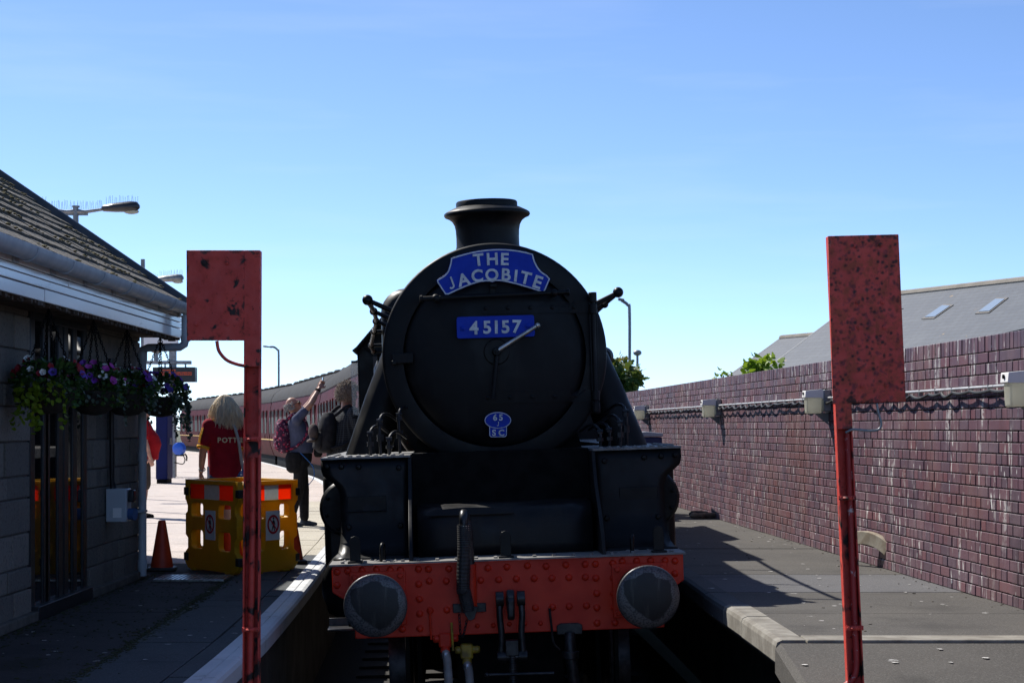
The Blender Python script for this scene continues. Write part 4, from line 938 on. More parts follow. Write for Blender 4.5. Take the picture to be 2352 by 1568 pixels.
def chain(mb, pts, L=.03, r_=.0035, n=5):
    pts = [Vector(p) for p in pts]
    for i in range(len(pts) - 1):
        d = pts[i + 1] - pts[i]; k = max(1, int(d.length / (L * .72))); u, w_ = mb.frame(d); dn = d.normalized()
        for j in range(k):
            c_ = pts[i] + d * ((j + .5) / k); s_ = u if j % 2 else w_
            mb.tube([c_ + dn * (L * .5 * math.cos(a)) + s_ * (L * .26 * math.sin(a)) for a in [2 * math.pi * q / 8 for q in range(8)]], r_, n, closed=True)
mb = MB(); chain(mb, [(hx - .05, YB - .08, zb_ - .02), (hx - .045, YB - .08, zb_ - .17)]); chain(mb, [(hx - .0, YB - .08, zb_ - .06), (hx - .03, YB - .08, zb_ - .17)]); mb.build('hose_chain', m_grease, vs_)
# draw hook and screw coupling
kx = LP(1172, 1380, YB - .1).x; kz = LP(1172, 1380, YB - .1).z
mb = MB(); hk = [(0, -.03), (-.06, -.04), (-.13, -.07), (-.175, -.03), (-.19, .04), (-.165, .085), (-.12, .07), (-.13, .02), (-.10, .0), (-.04, .03), (0, .03)]
mb.prism(hk, (kx - .026, YB, kz), (0, 1, 0), (0, 0, 1), (.052, 0, 0)); mb.prism([(-.14, .06), (-.20, .02), (-.20, -.10), (-.17, -.12), (-.12, -.10)], (kx - .024, YB, kz), (0, 1, 0), (0, 0, 1), (.048, 0, 0)); hk_ = mb.build('draw_hook', m_grease, loco, bevel=.012)
for sx in (-1, 1):
    mb = MB(); xx = kx + sx * .07
    mb.cyl((xx - .026, YB - .13, kz + .02), (xx + .026, YB - .13, kz + .02), .05, n=20); mb.tube(curve3([(xx, YB - .13, kz), (xx + sx * .004, YB - .14, kz - .09), (xx - sx * .004, YB - .14, kz - .20), (xx + sx * .002, YB - .14, kz - .34)], 5), .022, 12); mb.cyl((xx - .03, YB - .14, kz - .36), (xx + .03, YB - .14, kz - .36), .04, n=18); mb.build('coupling_link', m_grease, hk_, bevel=.003)
    mb = MB(); mb.tube([(xx, YB - .15, kz - .62), (xx, YB - .15, kz - .95)], .022, 10); mb.cyl((xx - .03, YB - .15, kz - .62), (xx + .03, YB - .15, kz - .62), .04, n=16); mb.build('lower_link', m_grease, hk_)
mb = MB(); sc_ = [(kx, YB - .15, kz - .34 - i * .008) for i in range(42)]; mb.tube(sc_, [.026 + (.004 if i % 2 else 0) for i in range(42)], 14); mb.cyl((kx - .10, YB - .14, kz - .36), (kx + .10, YB - .14, kz - .36), .03, n=14); mb.box((kx, YB - .14, kz - .30), (.085, .08, .10)); mb.box((kx, YB - .15, kz - .62), (.12, .07, .09)); mb.cyl((kx - .12, YB - .15, kz - .62), (kx + .12, YB - .15, kz - .62), .026, n=14); mb.build('coupling_screw', m_grease, hk_, bevel=.004)
mb = MB(); mb.cyl((kx - .17, YB - .17, kz - .47), (kx + .27, YB - .17, kz - .475), .012, n=10); mb.ball((kx - .17, YB - .17, kz - .47), .018); mb.build('tommy_bar', m_grease, hk_)
mb = MB(); mb.span((-.36, .75, .30), (.36, .80, .79)); mb.build('drag_box_plate', m_dark, loco, bevel=.01)
# brake cocks and hoses under the beam
def cock(px, py, cm, hose_m, name, hl, sx):
    c_ = LP(px, py, YB - .02); mb = MB(); mb.box((c_.x, YB + .02, c_.z), (.085, .09, .10)); mb.cyl((c_.x - .08, YB + .01, c_.z + .01), (c_.x + .09, YB + .01, c_.z + .01), .026, n=12); mb.cyl((c_.x, YB, c_.z - .04), (c_.x, YB - .01, c_.z - .09), .032, n=14); o = mb.build(name, cm, loco, bevel=.014)
    mb = MB(); mb.tube([(c_.x - .09, YB - .02, c_.z + .01), (c_.x - .095, YB - .02, c_.z + .22 * hl)], .008, 8); mb.build('cock_handle', cm, o)
    mb = MB(); mb.tube(curve3([(c_.x, YB - .01, c_.z - .07), (c_.x + .012, YB - .04, c_.z - .16), (c_.x + .01, YB - .07, c_.z - .35), (c_.x - .04, YB - .03, c_.z - .55), (c_.x - .10, YB + .1, c_.z - .62)], 6), .0285, 14); mb.build('air_hose', hose_m, o)
    mb = MB(); mb.cyl((c_.x, YB - .012, c_.z - .085), (c_.x + .003, YB - .02, c_.z - .115), .034, n=14); mb.build('hose_ferrule', m_steel, o)
m_hose = M('dusty_grey_hose', (.30, .29, .27), (.20, .19, .175), 9, .55).m
cock(1022, 1470, m_red, m_hose, 'red_brake_cock', 1, 1)
cock(1072, 1496, M('chipped_yellow', (.38, .26, .02), (.16, .11, .02), 16, .5).m, m_hose, 'yellow_brake_cock', .9, 1)
c_ = LP(1308, 1445, YB); mb = MB(); mb.prism([(-.085, -.03), (.085, -.03), (.085, .03), (.06, .045), (-.06, .045), (-.085, .03)], (c_.x, YB - .02, c_.z), (1, 0, 0), (0, 0, 1), (0, .03, 0)); mb.tube(curve3([(c_.x, YB, c_.z - .02), (c_.x, YB - .02, c_.z - .12), (c_.x + .01, YB - .02, c_.z - .26), (c_.x + .04, YB, c_.z - .5)], 5), .04, 14); mb.cyl((c_.x, YB - .02, c_.z - .14), (c_.x, YB - .02, c_.z - .19), .058, n=18); mb.build('steam_heat_pipe', m_grease, loco, bevel=.004)
mb = MB(); mb.tube(curve3([(c_.x - .13, YB - .03, c_.z + .15), (c_.x - .12, YB - .03, c_.z + .02), (c_.x - .11, YB - .03, c_.z - .08), (c_.x - .07, YB - .02, c_.z - .13)], 5), .008, 8); mb.build('steam_heat_handle', m_grease, loco)
# front steps
for sx, px, py in ((-1, 786, 1440),):
    c_ = LP(px, py, .8); mb = MB(); mb.box((c_.x, .75, c_.z), (.18, .22, .014)); mb.box((c_.x - .0, .862, c_.z + .03), (.18, .012, .06)); st_ = mb.build('step', m_grease, loco, bevel=.003)
    mb = MB(); mb.box((c_.x + .06, .80, c_.z + .2), (.03, .05, .4)); mb.build('step_hanger', m_dark, st_)
# tender
tender = thing('tender', 'black tender coupled behind the locomotive cab', 'tender', LO, LR)
mb = MB(); mb.span((-1.28, 12.3, 1.3), (1.28, 18.6, 3.1)); mb.build('tank', m_black, tender, bevel=.15)
mb = MB(); mb.span((-1.2, 12.2, .55), (1.2, 18.9, 1.29)); mb.build('frame', m_dark, tender)
for yy in (13.2, 15.4, 17.6):
    for sx in (-1, 1):
        mb = MB(); mb.lathe([(.15, -.05), (.64, -.06), (.65, .06), (.15, .05)], (sx * .755, yy, .65), (1, 0, 0), 28); mb.build('wheel', m_dark, tender)
# ------------------------------------------------------------------ carriages
m_maroon = M('maroon_coach_paint', (.070, .0075, .010), (.052, .006, .008), 1.2, .6, spec=.05).m
m_roof = M('grey_coach_roof', (.034, .035, .037), (.026, .026, .027), 2, .85, spec=.2).m
m_glass_c = Mat('carriage_window_glass', .4, 0, .02).base((.045, .055, .05)).m
m_toplight = M('dark_top_light', (.012, .013, .014), None, 1, .6, spec=.03).m
m_cream = M('yellow_lining', (.65, .42, .10), None, 1, .5).m
m_alu = M('pale_window_frame', (.45, .44, .42), None, 1, .4, .3).m
def coach_proto():
    t = thing('carriage', '', 'carriage'); L = 19.6
    sec = [(-1.22, 1.12), (-1.36, 1.5), (-1.40, 1.9), (-1.40, 2.3), (-1.36, 2.75), (-1.28, 3.12)]
    ring = lambda y: [V(x, y, z) for x, z in sec] + [V(-x, y, z) for x, z in reversed(sec)]
    mb = MB(); mb.loft([ring(0), ring(L)]); mb.build('body', m_maroon, t, ang=20)
    rs = [(-1.31, 3.10), (-1.30, 3.2), (-1.18, 3.40), (-.95, 3.57), (-.6, 3.70), (0, 3.76), (.6, 3.70), (.95, 3.57), (1.18, 3.40), (1.30, 3.2), (1.31, 3.10)]
    mb = MB(); mb.loft([[V(x, y, z) for x, z in rs] for y in (-.02, L + .02)]); mb.build('roof', m_roof, t, ang=40)
    mb = MB(); mb.span((-1.15, .3, .62), (1.15, L - .3, 1.14)); mb.build('underframe', m_dark, t)
    for yb in (3.2, L - 3.2):
        mb = MB(); mb.span((-1.05, yb - 1.6, .35), (1.05, yb + 1.6, .75))
        for yy in (yb - 1.3, yb + 1.3):
            for sx in (-1, 1): mb.lathe([(.1, -.06), (.45, -.06), (.46, .06), (.1, .06)], (sx * .755, yy, .46), (1, 0, 0), 20)
        mb.build('bogie', m_dark, t)
    mb = MB(); mb.span((-.55, -.25, 1.2), (.55, 0, 3.3)); mb.build('gangway', m_rubber, t)
    for sx in (-1, 1):
        mb = MB(); mb.prism([(0, 1.70), (0, 1.735), (L, 1.735), (L, 1.70)], (sx * 1.384, 0, 0), (0, 1, 0), (0, 0, 1), (sx * .016, 0, 0)); mb.build('lining', m_cream, t, smooth=False)
        xs = []; y = .55
        kinds = ['d', 'w', 'w', 'w', 'w', 'd', 'w', 'w', 'w', 'w', 'd']
        for k in kinds:
            wd = .52 if k == 'd' else 1.0; step = 1.1 if k == 'd' else 1.98
            yc = y + step / 2
            for a, b, n_, m_ in ((1.95, 2.75, 'window', m_alu),):
                f_ = .05
                mb = MB(); xo = sx * 1.372; T = V(sx * .045, 0, 0)
                mb.prism([(yc - wd / 2 - f_, a - f_), (yc + wd / 2 + f_, a - f_), (yc + wd / 2 + f_, b + f_), (yc - wd / 2 - f_, b + f_)], (xo, 0, 0), (0, 1, 0), (0, 0, 1), (sx * .034, 0, 0)); wf = mb.build('window', m_maroon, t, smooth=False)
                mb = MB(); mb.prism([(yc - wd / 2, a), (yc + wd / 2, a), (yc + wd / 2, b - .22), (yc - wd / 2, b - .22)], (xo, 0, 0), (0, 1, 0), (0, 0, 1), (sx * .038, 0, 0)); mb.build('pane', m_glass_c, wf, smooth=False)
                mb = MB(); mb.prism([(yc - wd / 2, b - .2), (yc + wd / 2, b - .2), (yc + wd / 2, b), (yc - wd / 2, b)], (xo, 0, 0), (0, 1, 0), (0, 0, 1), (sx * .038, 0, 0)); mb.build('top_light', m_toplight, wf, smooth=False)
            if k == 'd':
                mb = MB()
                for q in (-.42, .42): mb.span((sx * 1.37, yc + q - .01, 1.75), (sx * 1.404, yc + q + .01, 2.45))
                mb.box((sx * 1.41, yc + .3, 1.85), (.03, .12, .03)); mb.build('door', m_dark, t)
            y += step
    for i in range(9):
        for q in (-.45, .45):
            mb = MB(); mb.lathe([(.16, 0), (.16, .06), (.10, .12), (.001, .13)], (q, 1.3 + i * 2.1 + (.5 if q > 0 else 0), 3.69), (0, 0, 1), 10); mb.build('roof_vent', m_roof, t)
    mb = MB(); mb.tube([(0, .2, 3.80), (0, L - .2, 3.80)], .03, 6); mb.build('roof_pipe', m_roof, t)
    return t
cp = coach_proto(); yj = 31.6; names = ['nearest maroon carriage behind the photographers on the platform', 'second maroon carriage along the curve behind the red post', 'third maroon carriage behind the blonde woman', 'farthest visible maroon carriage at the left end of the train']
first = True
for i, nm in enumerate(names):
    y0 = yj; y1 = y0 + 19.0
    x0 = centre(y0); 
    while True:
        d = math.hypot(centre(y1) - x0, y1 - y0)
        if d > 19.65: break
        y1 += .02
    x1 = centre(y1); o = cp if first else copy_tree(cp); first = False
    o.location = (x0, y0, 0); o.rotation_euler = (0, R(-1), math.atan2(-(x1 - x0), y1 - y0)); tag(o, nm, 'carriage', 'maroon carriages'); yj = y1 + .25

# ------------------------------------------------------------------ red stop boards on posts
def uv(name, pts3, m, parent, o0, N, thick, bevel=.003):
    mb = MB(); mb.add([p - o0 for p in pts3] + [p - o0 + N for p in pts3], [tuple(range(len(pts3) - 1, -1, -1)), tuple(range(len(pts3), 2 * len(pts3)))] + [(i, (i + 1) % len(pts3), len(pts3) + (i + 1) % len(pts3), len(pts3) + i) for i in range(len(pts3))])
    return mb.build(name, m, parent, bevel=bevel)
YP = 9.3
def red_sign(label, board, postL, conduit, hook, m_board, side):
    base = at((postL[1][0] + postL[1][2]) / 2, 1568, YP); base.z = -.2
    t = thing('stop_board', label, 'sign', base)
    b3 = [at(x, y, YP) for x, y in board]; uv('board', b3, m_board, t, base, V(0, .012, 0), .012)
    (xt0, yt, xt1), (xb0, yb, xb1) = postL
    a0, a1, b0, b1 = at(xt0, yt, YP), at(xt1, yt, YP), at(xb0, yb, YP), at(xb1, yb, YP)
    def down(p, q):      # extend to the ground
        d = (q - p); return p + d * ((-.2 - p.z) / d.z)
    c0, c1 = down(a0, b0), down(a1, b1)
    # channel section: web at the back with two flanges towards the viewer
    D = .05; web = MB(); web.add([p - base for p in (a0, a1, c1, c0)] + [p - base + V(0, -.006, 0) for p in (a0, a1, c1, c0)], [(0, 1, 2, 3), (7, 6, 5, 4), (0, 4, 5, 1), (1, 5, 6, 2), (2, 6, 7, 3), (3, 7, 4, 0)])
    for v in range(len(web.v)): web.v[v] = (web.v[v][0], web.v[v][1] + .012 + .058, web.v[v][2])
    for p, q, s_ in ((a0, c0, 1), (a1, c1, -1)):
        z0 = p.z if side < 0 else p.z
        lo = [p - base, p - base + V(s_ * .007, 0, 0), q - base + V(s_ * .007, 0, 0), q - base]
        web.add([x + V(0, .074, 0) for x in lo] + [x + V(0, .0075, 0) for x in lo], [(0, 1, 2, 3), (7, 6, 5, 4), (0, 4, 5, 1), (1, 5, 6, 2), (2, 6, 7, 3), (3, 7, 4, 0)])
    web.build('post', m_rust_p, t, bevel=.002)
    ct = 842 if side < 0 else 985; fz = (ct - yt) / (yb - yt); e0, e1 = a0.lerp(b0, fz), a1.lerp(b1, fz); cp_ = MB(); ql = [p - base + V(0, .0065, 0) for p in (a0, a1, e1, e0)]
    cp_.add([p for p in ql] + [p + V(0, -.006, 0) for p in ql], [(0, 1, 2, 3), (7, 6, 5, 4), (0, 4, 5, 1), (1, 5, 6, 2), (2, 6, 7, 3), (3, 7, 4, 0)]); cp_.build('post_cover', m_board, t, bevel=.002)
    pts = [at(x, y, YP + .035) - base for x, y in conduit]; mb = MB(); mb.tube(curve3(pts, 5), .0165, 12); mb.build('conduit', m_pipe_red if side > 0 else m_rust_p, t)
    mb = MB(); mb.tube(curve3([at(x, y, YP - .005) - base for x, y in hook[0]], 6), hook[1], 10); mb.build('cable', hook[2], t)
    for x, y in hook[3]:
        p = at(x, y, YP - .0) - base; mb = MB(); mb.box(p, (.085, .012, .022)); mb.cyl(p + V(-.032, -.004, 0), p + V(-.032, -.016, 0), .008, n=6); mb.cyl(p + V(.032, -.004, 0), p + V(.032, -.016, 0), .008, n=6); mb.tube([p + V(-.02, 0, 0), p + V(-.012, -.018, 0), p + V(0, -.024, 0), p + V(.012, -.018, 0), p + V(.02, 0, 0)], .009, 6); mb.build('pipe_clamp', m_rust_p, t)
    mb = MB()
    for x, y in hook[4]:
        p = at(x, y, YP) - base; mb.lathe([(.011, 0), (.010, .006), (.001, .009)], p, (0, -1, 0), 10)
    if hook[4]: mb.build('bolts', m_board, t, kind='stuff')
    return t
bl = [(428 + x, y) for x, y in ((0, 574.5), (169, 574.5), (169.5, 782), (1, 782))]
red_sign('flat red square board on a rusty post at the left platform edge', [(428, 574.5), (561, 574.7), (562, 782), (429, 782)], ((561, 574.7, 597), (556, 1568, 594)), [(581, 1050), (581, 1150), (579, 1300), (576, 1450), (574, 1568), (573, 1650)], ([(498, 783), (503, 806), (520, 826), (543, 836), (566, 841)], .0085, m_rust_a, [(579, 1008), (576, 1445)], [(468, 604), (521, 604), (450, 744), (521, 744)]), m_rust_a, -1)
red_sign('taller spotted red board on a leaning post in front of the brick wall', [(1902, 542), (2064, 538), (2081, 922), (1953, 926), (1914, 928)], ((1902, 542, 1938), (1948, 1568, 1986)), [(1947, 995), (1951, 1100), (1958, 1290), (1964, 1440), (1967, 1520), (1960, 1556), (1935, 1580)], ([(2014, 927), (2018, 950), (2024, 972), (2018, 986), (1995, 989), (1960, 986), (1942, 993)], .0065, m_galv, [(1946, 1143), (1963, 1441)], [(1965, 565), (2022, 562), (1970, 695), (2027, 694), (1973, 752), (2031, 752), (1980, 886), (2036, 884)]), m_rust_b, 1)

# ------------------------------------------------------------------ fittings on the brick wall
m_opal = M('milky_diffuser', (.62, .62, .55), (.5, .5, .44), 10, .35, spec=.5).m
def _tr(m_, f, c):
    t_ = m_.node_tree; a = t_.nodes.new('ShaderNodeBsdfTranslucent'); a.inputs['Color'].default_value = col(c); x = t_.nodes.new('ShaderNodeMixShader'); x.inputs[0].default_value = f
    t_.links.new(t_.nodes['Principled BSDF'].outputs[0], x.inputs[1]); t_.links.new(a.outputs[0], x.inputs[2]); t_.links.new(x.outputs[0], t_.nodes['Material Output'].inputs['Surface'])
_tr(m_opal, .6, (.85, .85, .75))
lamp_y = []
for i, (px, lab) in enumerate(((2395, 'white bulkhead lamp on the brick wall at the right picture edge'), (1905, 'bulkhead lamp on the brick wall beside the tall red board'), (1655, 'second bulkhead lamp from the far end of the brick wall'), (1490, 'farthest bulkhead lamp visible on the brick wall'))):
    # wall face X = WX(Y); px-1176 = X*F/Y
    Y = 11.0
    for _ in range(60): Y = WX(Y) * F / (px - 1176)
    lamp_y.append(Y)
    t = thing('wall_lamp', lab, 'lamp', (WX(Y), Y, PR + 1.37), (0, 0, ang), 'bulkhead lamps along the brick wall')
    mb = MB(); mb.box((-.035, 0, .02), (.07, .17, .20)); mb.build('back_box', m_galv, t, bevel=.008)
    mb = MB(); mb.prism([(-.07, .03), (-.07, .12), (-.09, .125), (-.235, .11), (-.24, .05), (-.235, .045), (-.09, .045)], (0, -.075, 0), (1, 0, 0), (0, 0, 1), (0, .15, 0)); mb.build('cover', m_white, t, bevel=.012)
    mb = MB(); mb.prism([(-.085, .046), (-.085, -.095), (-.215, -.10), (-.225, .046)], (0, -.065, 0), (1, 0, 0), (0, 0, 1), (0, .13, 0)); mb.build('diffuser', m_opal, t, bevel=.012)
    mb = MB(); mb.prism([(-.005, -.09), (-.13, -.10), (-.005, -.20)], (0, .02, 0), (1, 0, 0), (0, 0, 1), (0, .015, 0)); mb.build('bracket', m_galv, t)
    mb = MB(); mb.cyl((-.24, 0, .085), (-.248, 0, .085), .014, n=10); mb.build('screw', m_dark, t)
cd = thing('wall_conduit', 'white conduit pipe with looped black cable running along the brick wall', 'conduit', (WX(0), 0, PR + 1.445), (0, 0, ang))
m_cond = M('pale_grey_conduit', (.55, .55, .55), (.42, .42, .42), 6, .4).m
ca = 1 / math.cos(ang); y = 8.0; k = 0; rr = random.Random(5)
while y < 40:
    d = 1.1 if y < 25 else 3; mb = MB(); mb.tube([(-.035, y, -.03), (-.035, y + d - .01, -.03)], .0105, 8); mb.build('pipe', m_cond, cd); y += d
mb = MB(); pts = []; y = 8.0
while y < 34:
    L_ = rr.uniform(.28, .5); s_ = rr.uniform(.010, .032)
    for j in range(6): t_ = j / 6; pts.append((-.045 - .012 * math.sin(math.pi * t_), y + L_ * t_, -.055 - s_ * math.sin(math.pi * t_)))
    y += L_
mb.tube(pts, .011, 7); mb.build('black_cable', m_rubber, cd)
for i in range(60):
    mb = MB(); yy = 8.3 + i * .42; mb.box((-.03, yy, -.042), (.03, .016, .05)); mb.build('cable_clip', m_galv, cd) if yy < 24 else None
# logs, plank and blue bench by the wall
m_log = M('weathered_driftwood', (.22, .17, .12), (.09, .07, .055), 14, .95, bump=.9, bscale=20, bd=.02, stretch=(.3, 1, 1)).m
m_logd = M('charred_driftwood', (.03, .03, .032), (.06, .055, .05), 14, .9, bump=.9, bscale=20, bd=.02, stretch=(.3, 1, 1)).m
def log(label, px0, px1, py, Y, r_, m, zoff=0):
    a, b = at(px0, py, Y), at(px1, py, Y); a.z = b.z = PR + r_ * .8 + zoff; mb = MB(); pts = []; rr_ = []
    for i in range(9):
        t = i / 8; pts.append((a - (a + b) / 2).lerp(b - (a + b) / 2, t) + V(0, random.uniform(-.01, .01), random.uniform(-.01, .01))); rr_.append(r_ * (1 + random.uniform(-.18, .15)) * (.65 if i in (0, 8) else 1))
    mb.tube(pts, rr_, 9); o = mb.build('driftwood_log', m, loc=(a + b) / 2, ang=25); return tag(o, label, 'log')
YL = 4350 * 1.15 / (1190 - 980)
log('dark charred log lying behind the paler one at the wall foot', 1583, 1637, 1174, YL + .35, .042, m_logd, .0)
log('pale brown driftwood log lying on the right platform by the wall', 1586, 1652, 1186, YL - .05, .044, m_log)
pk = at(2004, 1262, 13.2); px_ = WX(15.45) - .12
mb = MB(); arc_ = [(math.cos(R(a)), math.sin(R(a))) for a in range(60, 121, 6)]; Rr = .62
yy0 = 15.35
mb.prism([((Rr + .06) * c, (Rr + .06) * s_ - Rr) for c, s_ in arc_] + [((Rr - .05) * c, (Rr - .05) * s_ - Rr) for c, s_ in reversed(arc_)], (0, 0, 0), (-.45, .89, 0), (0, 0, 1), (.05, .03, 0))
def wy(px):
    Y = 12.0
    for _ in range(60): Y = WX(Y) * F / (px - 1176)
    return Y
Yk = wy(2010); tag(mb.build('curved_timber', M('pale_lichened_timber', (.40, .36, .28), (.26, .21, .15), 9, .9, bump=.4).m, loc=(WX(Yk) - .12, Yk - .1, PR + .235), bevel=.006), 'pale curved timber offcut leaning on the foot of the brick wall', 'timber')
bb = thing('blue_bin', 'dark blue storage bin with pale lid against the wall behind the cylinder', 'bin', (1.62, 24.2, PR))
mb = MB(); mb.span((-.30, 0, 0), (.30, .6, 1.02)); mb.build('box', M('navy_plastic', (.012, .014, .07), (.015, .018, .09), 4, .5).m, bb, bevel=.02)
mb = MB(); mb.prism([(-.31, 1.025), (.31, 1.025), (.31, 1.07), (.1, 1.09), (-.1, 1.08), (-.31, 1.045)], (0, -.01, 0), (1, 0, 0), (0, 0, 1), (0, .62, 0)); mb.build('lid', M('pale_lid', (.45, .46, .48), None, 1, .6).m, bb, bevel=.01)
gb = thing('green_can', 'small green watering can standing behind the dark blue bin', 'can', (1.47, 25.4, PR + .98))
mb = MB(); mb.lathe([(.10, 0), (.12, .05), (.12, .16), (.08, .22), (.05, .24)], (0, 0, 0), (0, 0, 1), 18); mb.build('body', M('green_enamel', (.01, .16, .10), None, 1, .4).m, gb)
mb = MB(); mb.box((.22, 0, .06), (.09, .1, .12)); mb.build('spout_block', m_galv, gb, bevel=.01)
mb = MB(); mb.box((.0, 0, -.49), (.6, .3, .97)); mb.build('stand', m_dark, gb)

# ------------------------------------------------------------------ yellow barriers and cones
def ybarr():
    m = Mat('yellow_barrier_plastic', .45, 0, .4); n = m.noise(6, 6); m.base(m.mix(m.ramp(n, .3, .7), (.78, .44, .012), (.70, .38, .012))); m.over(m.ramp(m.noise(22, 7, rough=.7), .60, .74, 0, .6), (.16, .10, .03))
    m.b.inputs['Transmission Weight'].default_value = .0; return m.m
m_yel = ybarr()
m_ora = M('reflective_orange', (.95, .085, .018), (.88, .07, .015), 30, .4).m; m_refw = M('reflective_white', (.78, .80, .77), (.68, .70, .67), 30, .4).m
_tr(m_ora, .6, (1, .16, .03)); _tr(m_refw, .3, (.8, .82, .8)); _tr(m_yel, .3, (.8, .45, .02))
m_cone = M('orange_cone_plastic', (.62, .06, .018), (.50, .045, .015), 9, .5).m
def rr_pts(x0, x1, y0, y1, r_):
    o = []
    for cx, cy, a0 in ((x1 - r_, y1 - r_, 0), (x0 + r_, y1 - r_, 90), (x0 + r_, y0 + r_, 180), (x1 - r_, y0 + r_, 270)):
        o += [(cx + r_ * math.cos(R(a0 + a)), cy + r_ * math.sin(R(a0 + a))) for a in (0, 30, 60, 90)]
    return o
BH = .84; BW = .90
def notch(y0, y1, d, side):
    pts = []
    return pts
def barrier_panel(parent_label, p0, p1):
    d = (p1 - p0); L = d.length; k = L / BW; rotz = math.atan2(d.y, d.x)
    t = thing('barrier_panel', parent_label, 'barrier', p0, (0, 0, rotz), 'yellow barrier panels set in a square')
    # outline with side cut-outs
    o = [(.0, .07), (.06, .02), (L - .06, .02), (L, .07), (L, .16), (L - .06, .20), (L - .06, .30), (L - .01, .33), (L - .01, .52), (L - .05, .545), (L - .055, .60), (L - .01, .66), (L, .66), (L, BH), (0, BH), (0, .66), (.01, .66), (.055, .60), (.05, .545), (.01, .52), (.01, .33), (.06, .30), (.06, .20), (0, .16)]
    w3 = (L - .22) / 3
    holes = []
    for i in range(3):
        a = .11 + i * w3 + .012; b = .11 + (i + 1) * w3 - .012
        if i == 1: continue
        holes.append(list(reversed(rr_pts(a, b, .495, .635, .035)))); holes.append(list(reversed(rr_pts(a, b, .20, .385, .045))))
    holes.append([(.078, .812), (L - .078, .812), (L - .078, .663), (.078, .663)])
    me = flat(o, .045, .006, holes); me.materials.append(m_yel); pn = put('panel', me, t); pn.rotation_euler = (R(90), 0, 0)
    n = 4 if L > .6 else 3; sw = (L - .14) / 3
    for i in range(3):
        for s_ in (-1,):
            mb = MB(); mb.span((.07 + i * sw, s_ * .012, .655), (.07 + (i + 1) * sw - .001, s_ * .016, .82)); mb.build('reflective_strip', m_ora if i % 2 == 0 else m_refw, t, smooth=False)
    sg = MB(); sc_ = L / 2; s_ = -1
    # sign: no pedestrians
    w_ = .115; zc = .435
    mb = MB(); mb.span((sc_ - w_ * .9, -.0345, zc - .135), (sc_ + w_ * .9, -.030, zc + .135)); sp_ = mb.build('notice', m_white, t, smooth=False)
    def ring_(r0, r1):
        out = [(r1 * math.cos(R(a)), r1 * math.sin(R(a))) for a in range(0, 360, 12)]; inn = [(r0 * math.cos(R(a)), r0 * math.sin(R(a))) for a in range(360, 0, -12)]
        return flat(out, .002, 0, [inn])
    me = ring_(.068, .088); me.materials.append(m_pict_red); r_ = put('prohibition_ring', me, sp_, loc=(sc_, -.0362, zc + .01)); r_.rotation_euler = (R(90), 0, 0)
    mb = MB(); mb.box((sc_, -.0372, zc + .01), (.15, .001, .014), Matrix.Rotation(R(45), 3, 'Y')); mb.build('prohibition_bar', m_pict_red, sp_, smooth=False)
    fig = [(-.004, .045), (.012, .045), (.022, .03), (.03, .0), (.022, -.003), (.012, .018), (.012, -.005), (.026, -.055), (.016, -.058), (.0, -.015), (-.016, -.055), (-.026, -.055), (-.008, -.002), (-.008, .02), (-.018, .004), (-.026, .006), (-.014, .032)]
    me = flat(fig, .0012); me.materials.append(m_pict_black); f_ = put('walking_figure', me, sp_, loc=(sc_, -.0364, zc + .005)); f_.rotation_euler = (R(90), 0, 0)
    mb = MB(); mb.cyl((sc_ + .004, -.0358, zc + .066), (sc_ + .004, -.0372, zc + .066), .011, n=10); mb.build('figure_head', m_pict_black, sp_)
    for x in (.0, L):
        for z in (.12, .735): mb = MB(); mb.box((x, 0, z), (.07, .062, .075)); mb.build('hinge', m_rubber, t, bevel=.008)
    for x in (.18, L - .18): mb = MB(); mb.box((x, 0, .012), (.10, .08, .024)); mb.build('foot', m_yel, t, bevel=.006)
    return t
m_pict_red = M('sign_red', (.55, .02, .03), None, 1, .5).m; m_pict_black = M('sign_black', (.012, .012, .012), None, 1, .5).m
gy = lambda y: 4350 * 1.34 / (y - 980)
def gpt(px, py): p = at(px, py, gy(py)); p.z = PL; return p
q0, q1, q2 = gpt(432, 1305), gpt(551, 1322), gpt(678, 1308)
q3 = q0 + q2 - q1
dA, dB = (q0 - q1).normalized(), (q2 - q1).normalized()
barrier_panel('yellow barrier panel facing left with the narrow notice, nearest the cone', q0, q1)
barrier_panel('yellow barrier panel with striped top directly behind the left red post', q1 + dB * .06, q2)
barrier_panel('rear yellow barrier panel seen through the holes on the right', q2 + dA * .05, q3)
barrier_panel('rear yellow barrier panel seen through the holes on the left', q3 - dB * -.05, q0 - dA * .05)
def cone(label, loc, h, r_, bands=None, flatbase=True):
    t = thing('traffic_cone', label, 'cone', loc, (0, 0, random.uniform(0, 1)), 'traffic cones')
    mb = MB(); mb.box((0, 0, .018), (r_ * 2.5, r_ * 2.5, .036)); mb.build('base', m_rubber, t, bevel=.012)
    mb = MB(); mb.lathe([(r_, .03), (r_ * .97, .06), (.035, h - .01), (.030, h), (.018, h), (.018, h - .05)], (0, 0, 0), (0, 0, 1), 28); mb.build('cone_body', m_cone, t)
    if bands:
        for a, b in bands:
            ra = r_ + (.035 - r_) * (a - .03) / (h - .04); rb = r_ + (.035 - r_) * (b - .03) / (h - .04); mb = MB(); mb.lathe([(ra + .003, a), (rb + .003, b)], (0, 0, 0), (0, 0, 1), 28, cap=False); mb.build('reflective_sleeve', m_refw, t)
    return t
p = gpt(372, 1310); cone('dull orange traffic cone beside the building downpipe', p, .47, .105)
p = gpt(664, 1302); p.y += .55; p.x = (672 - 1176) * p.y / F; cone('orange cone half hidden behind the right end of the barrier', p, .45, .105)
p = (q0 + q2) / 2 + V(-.12, .1, 0); cone('orange and white cone standing inside the yellow barrier square', p, .72, .13, [(.40, .56)])

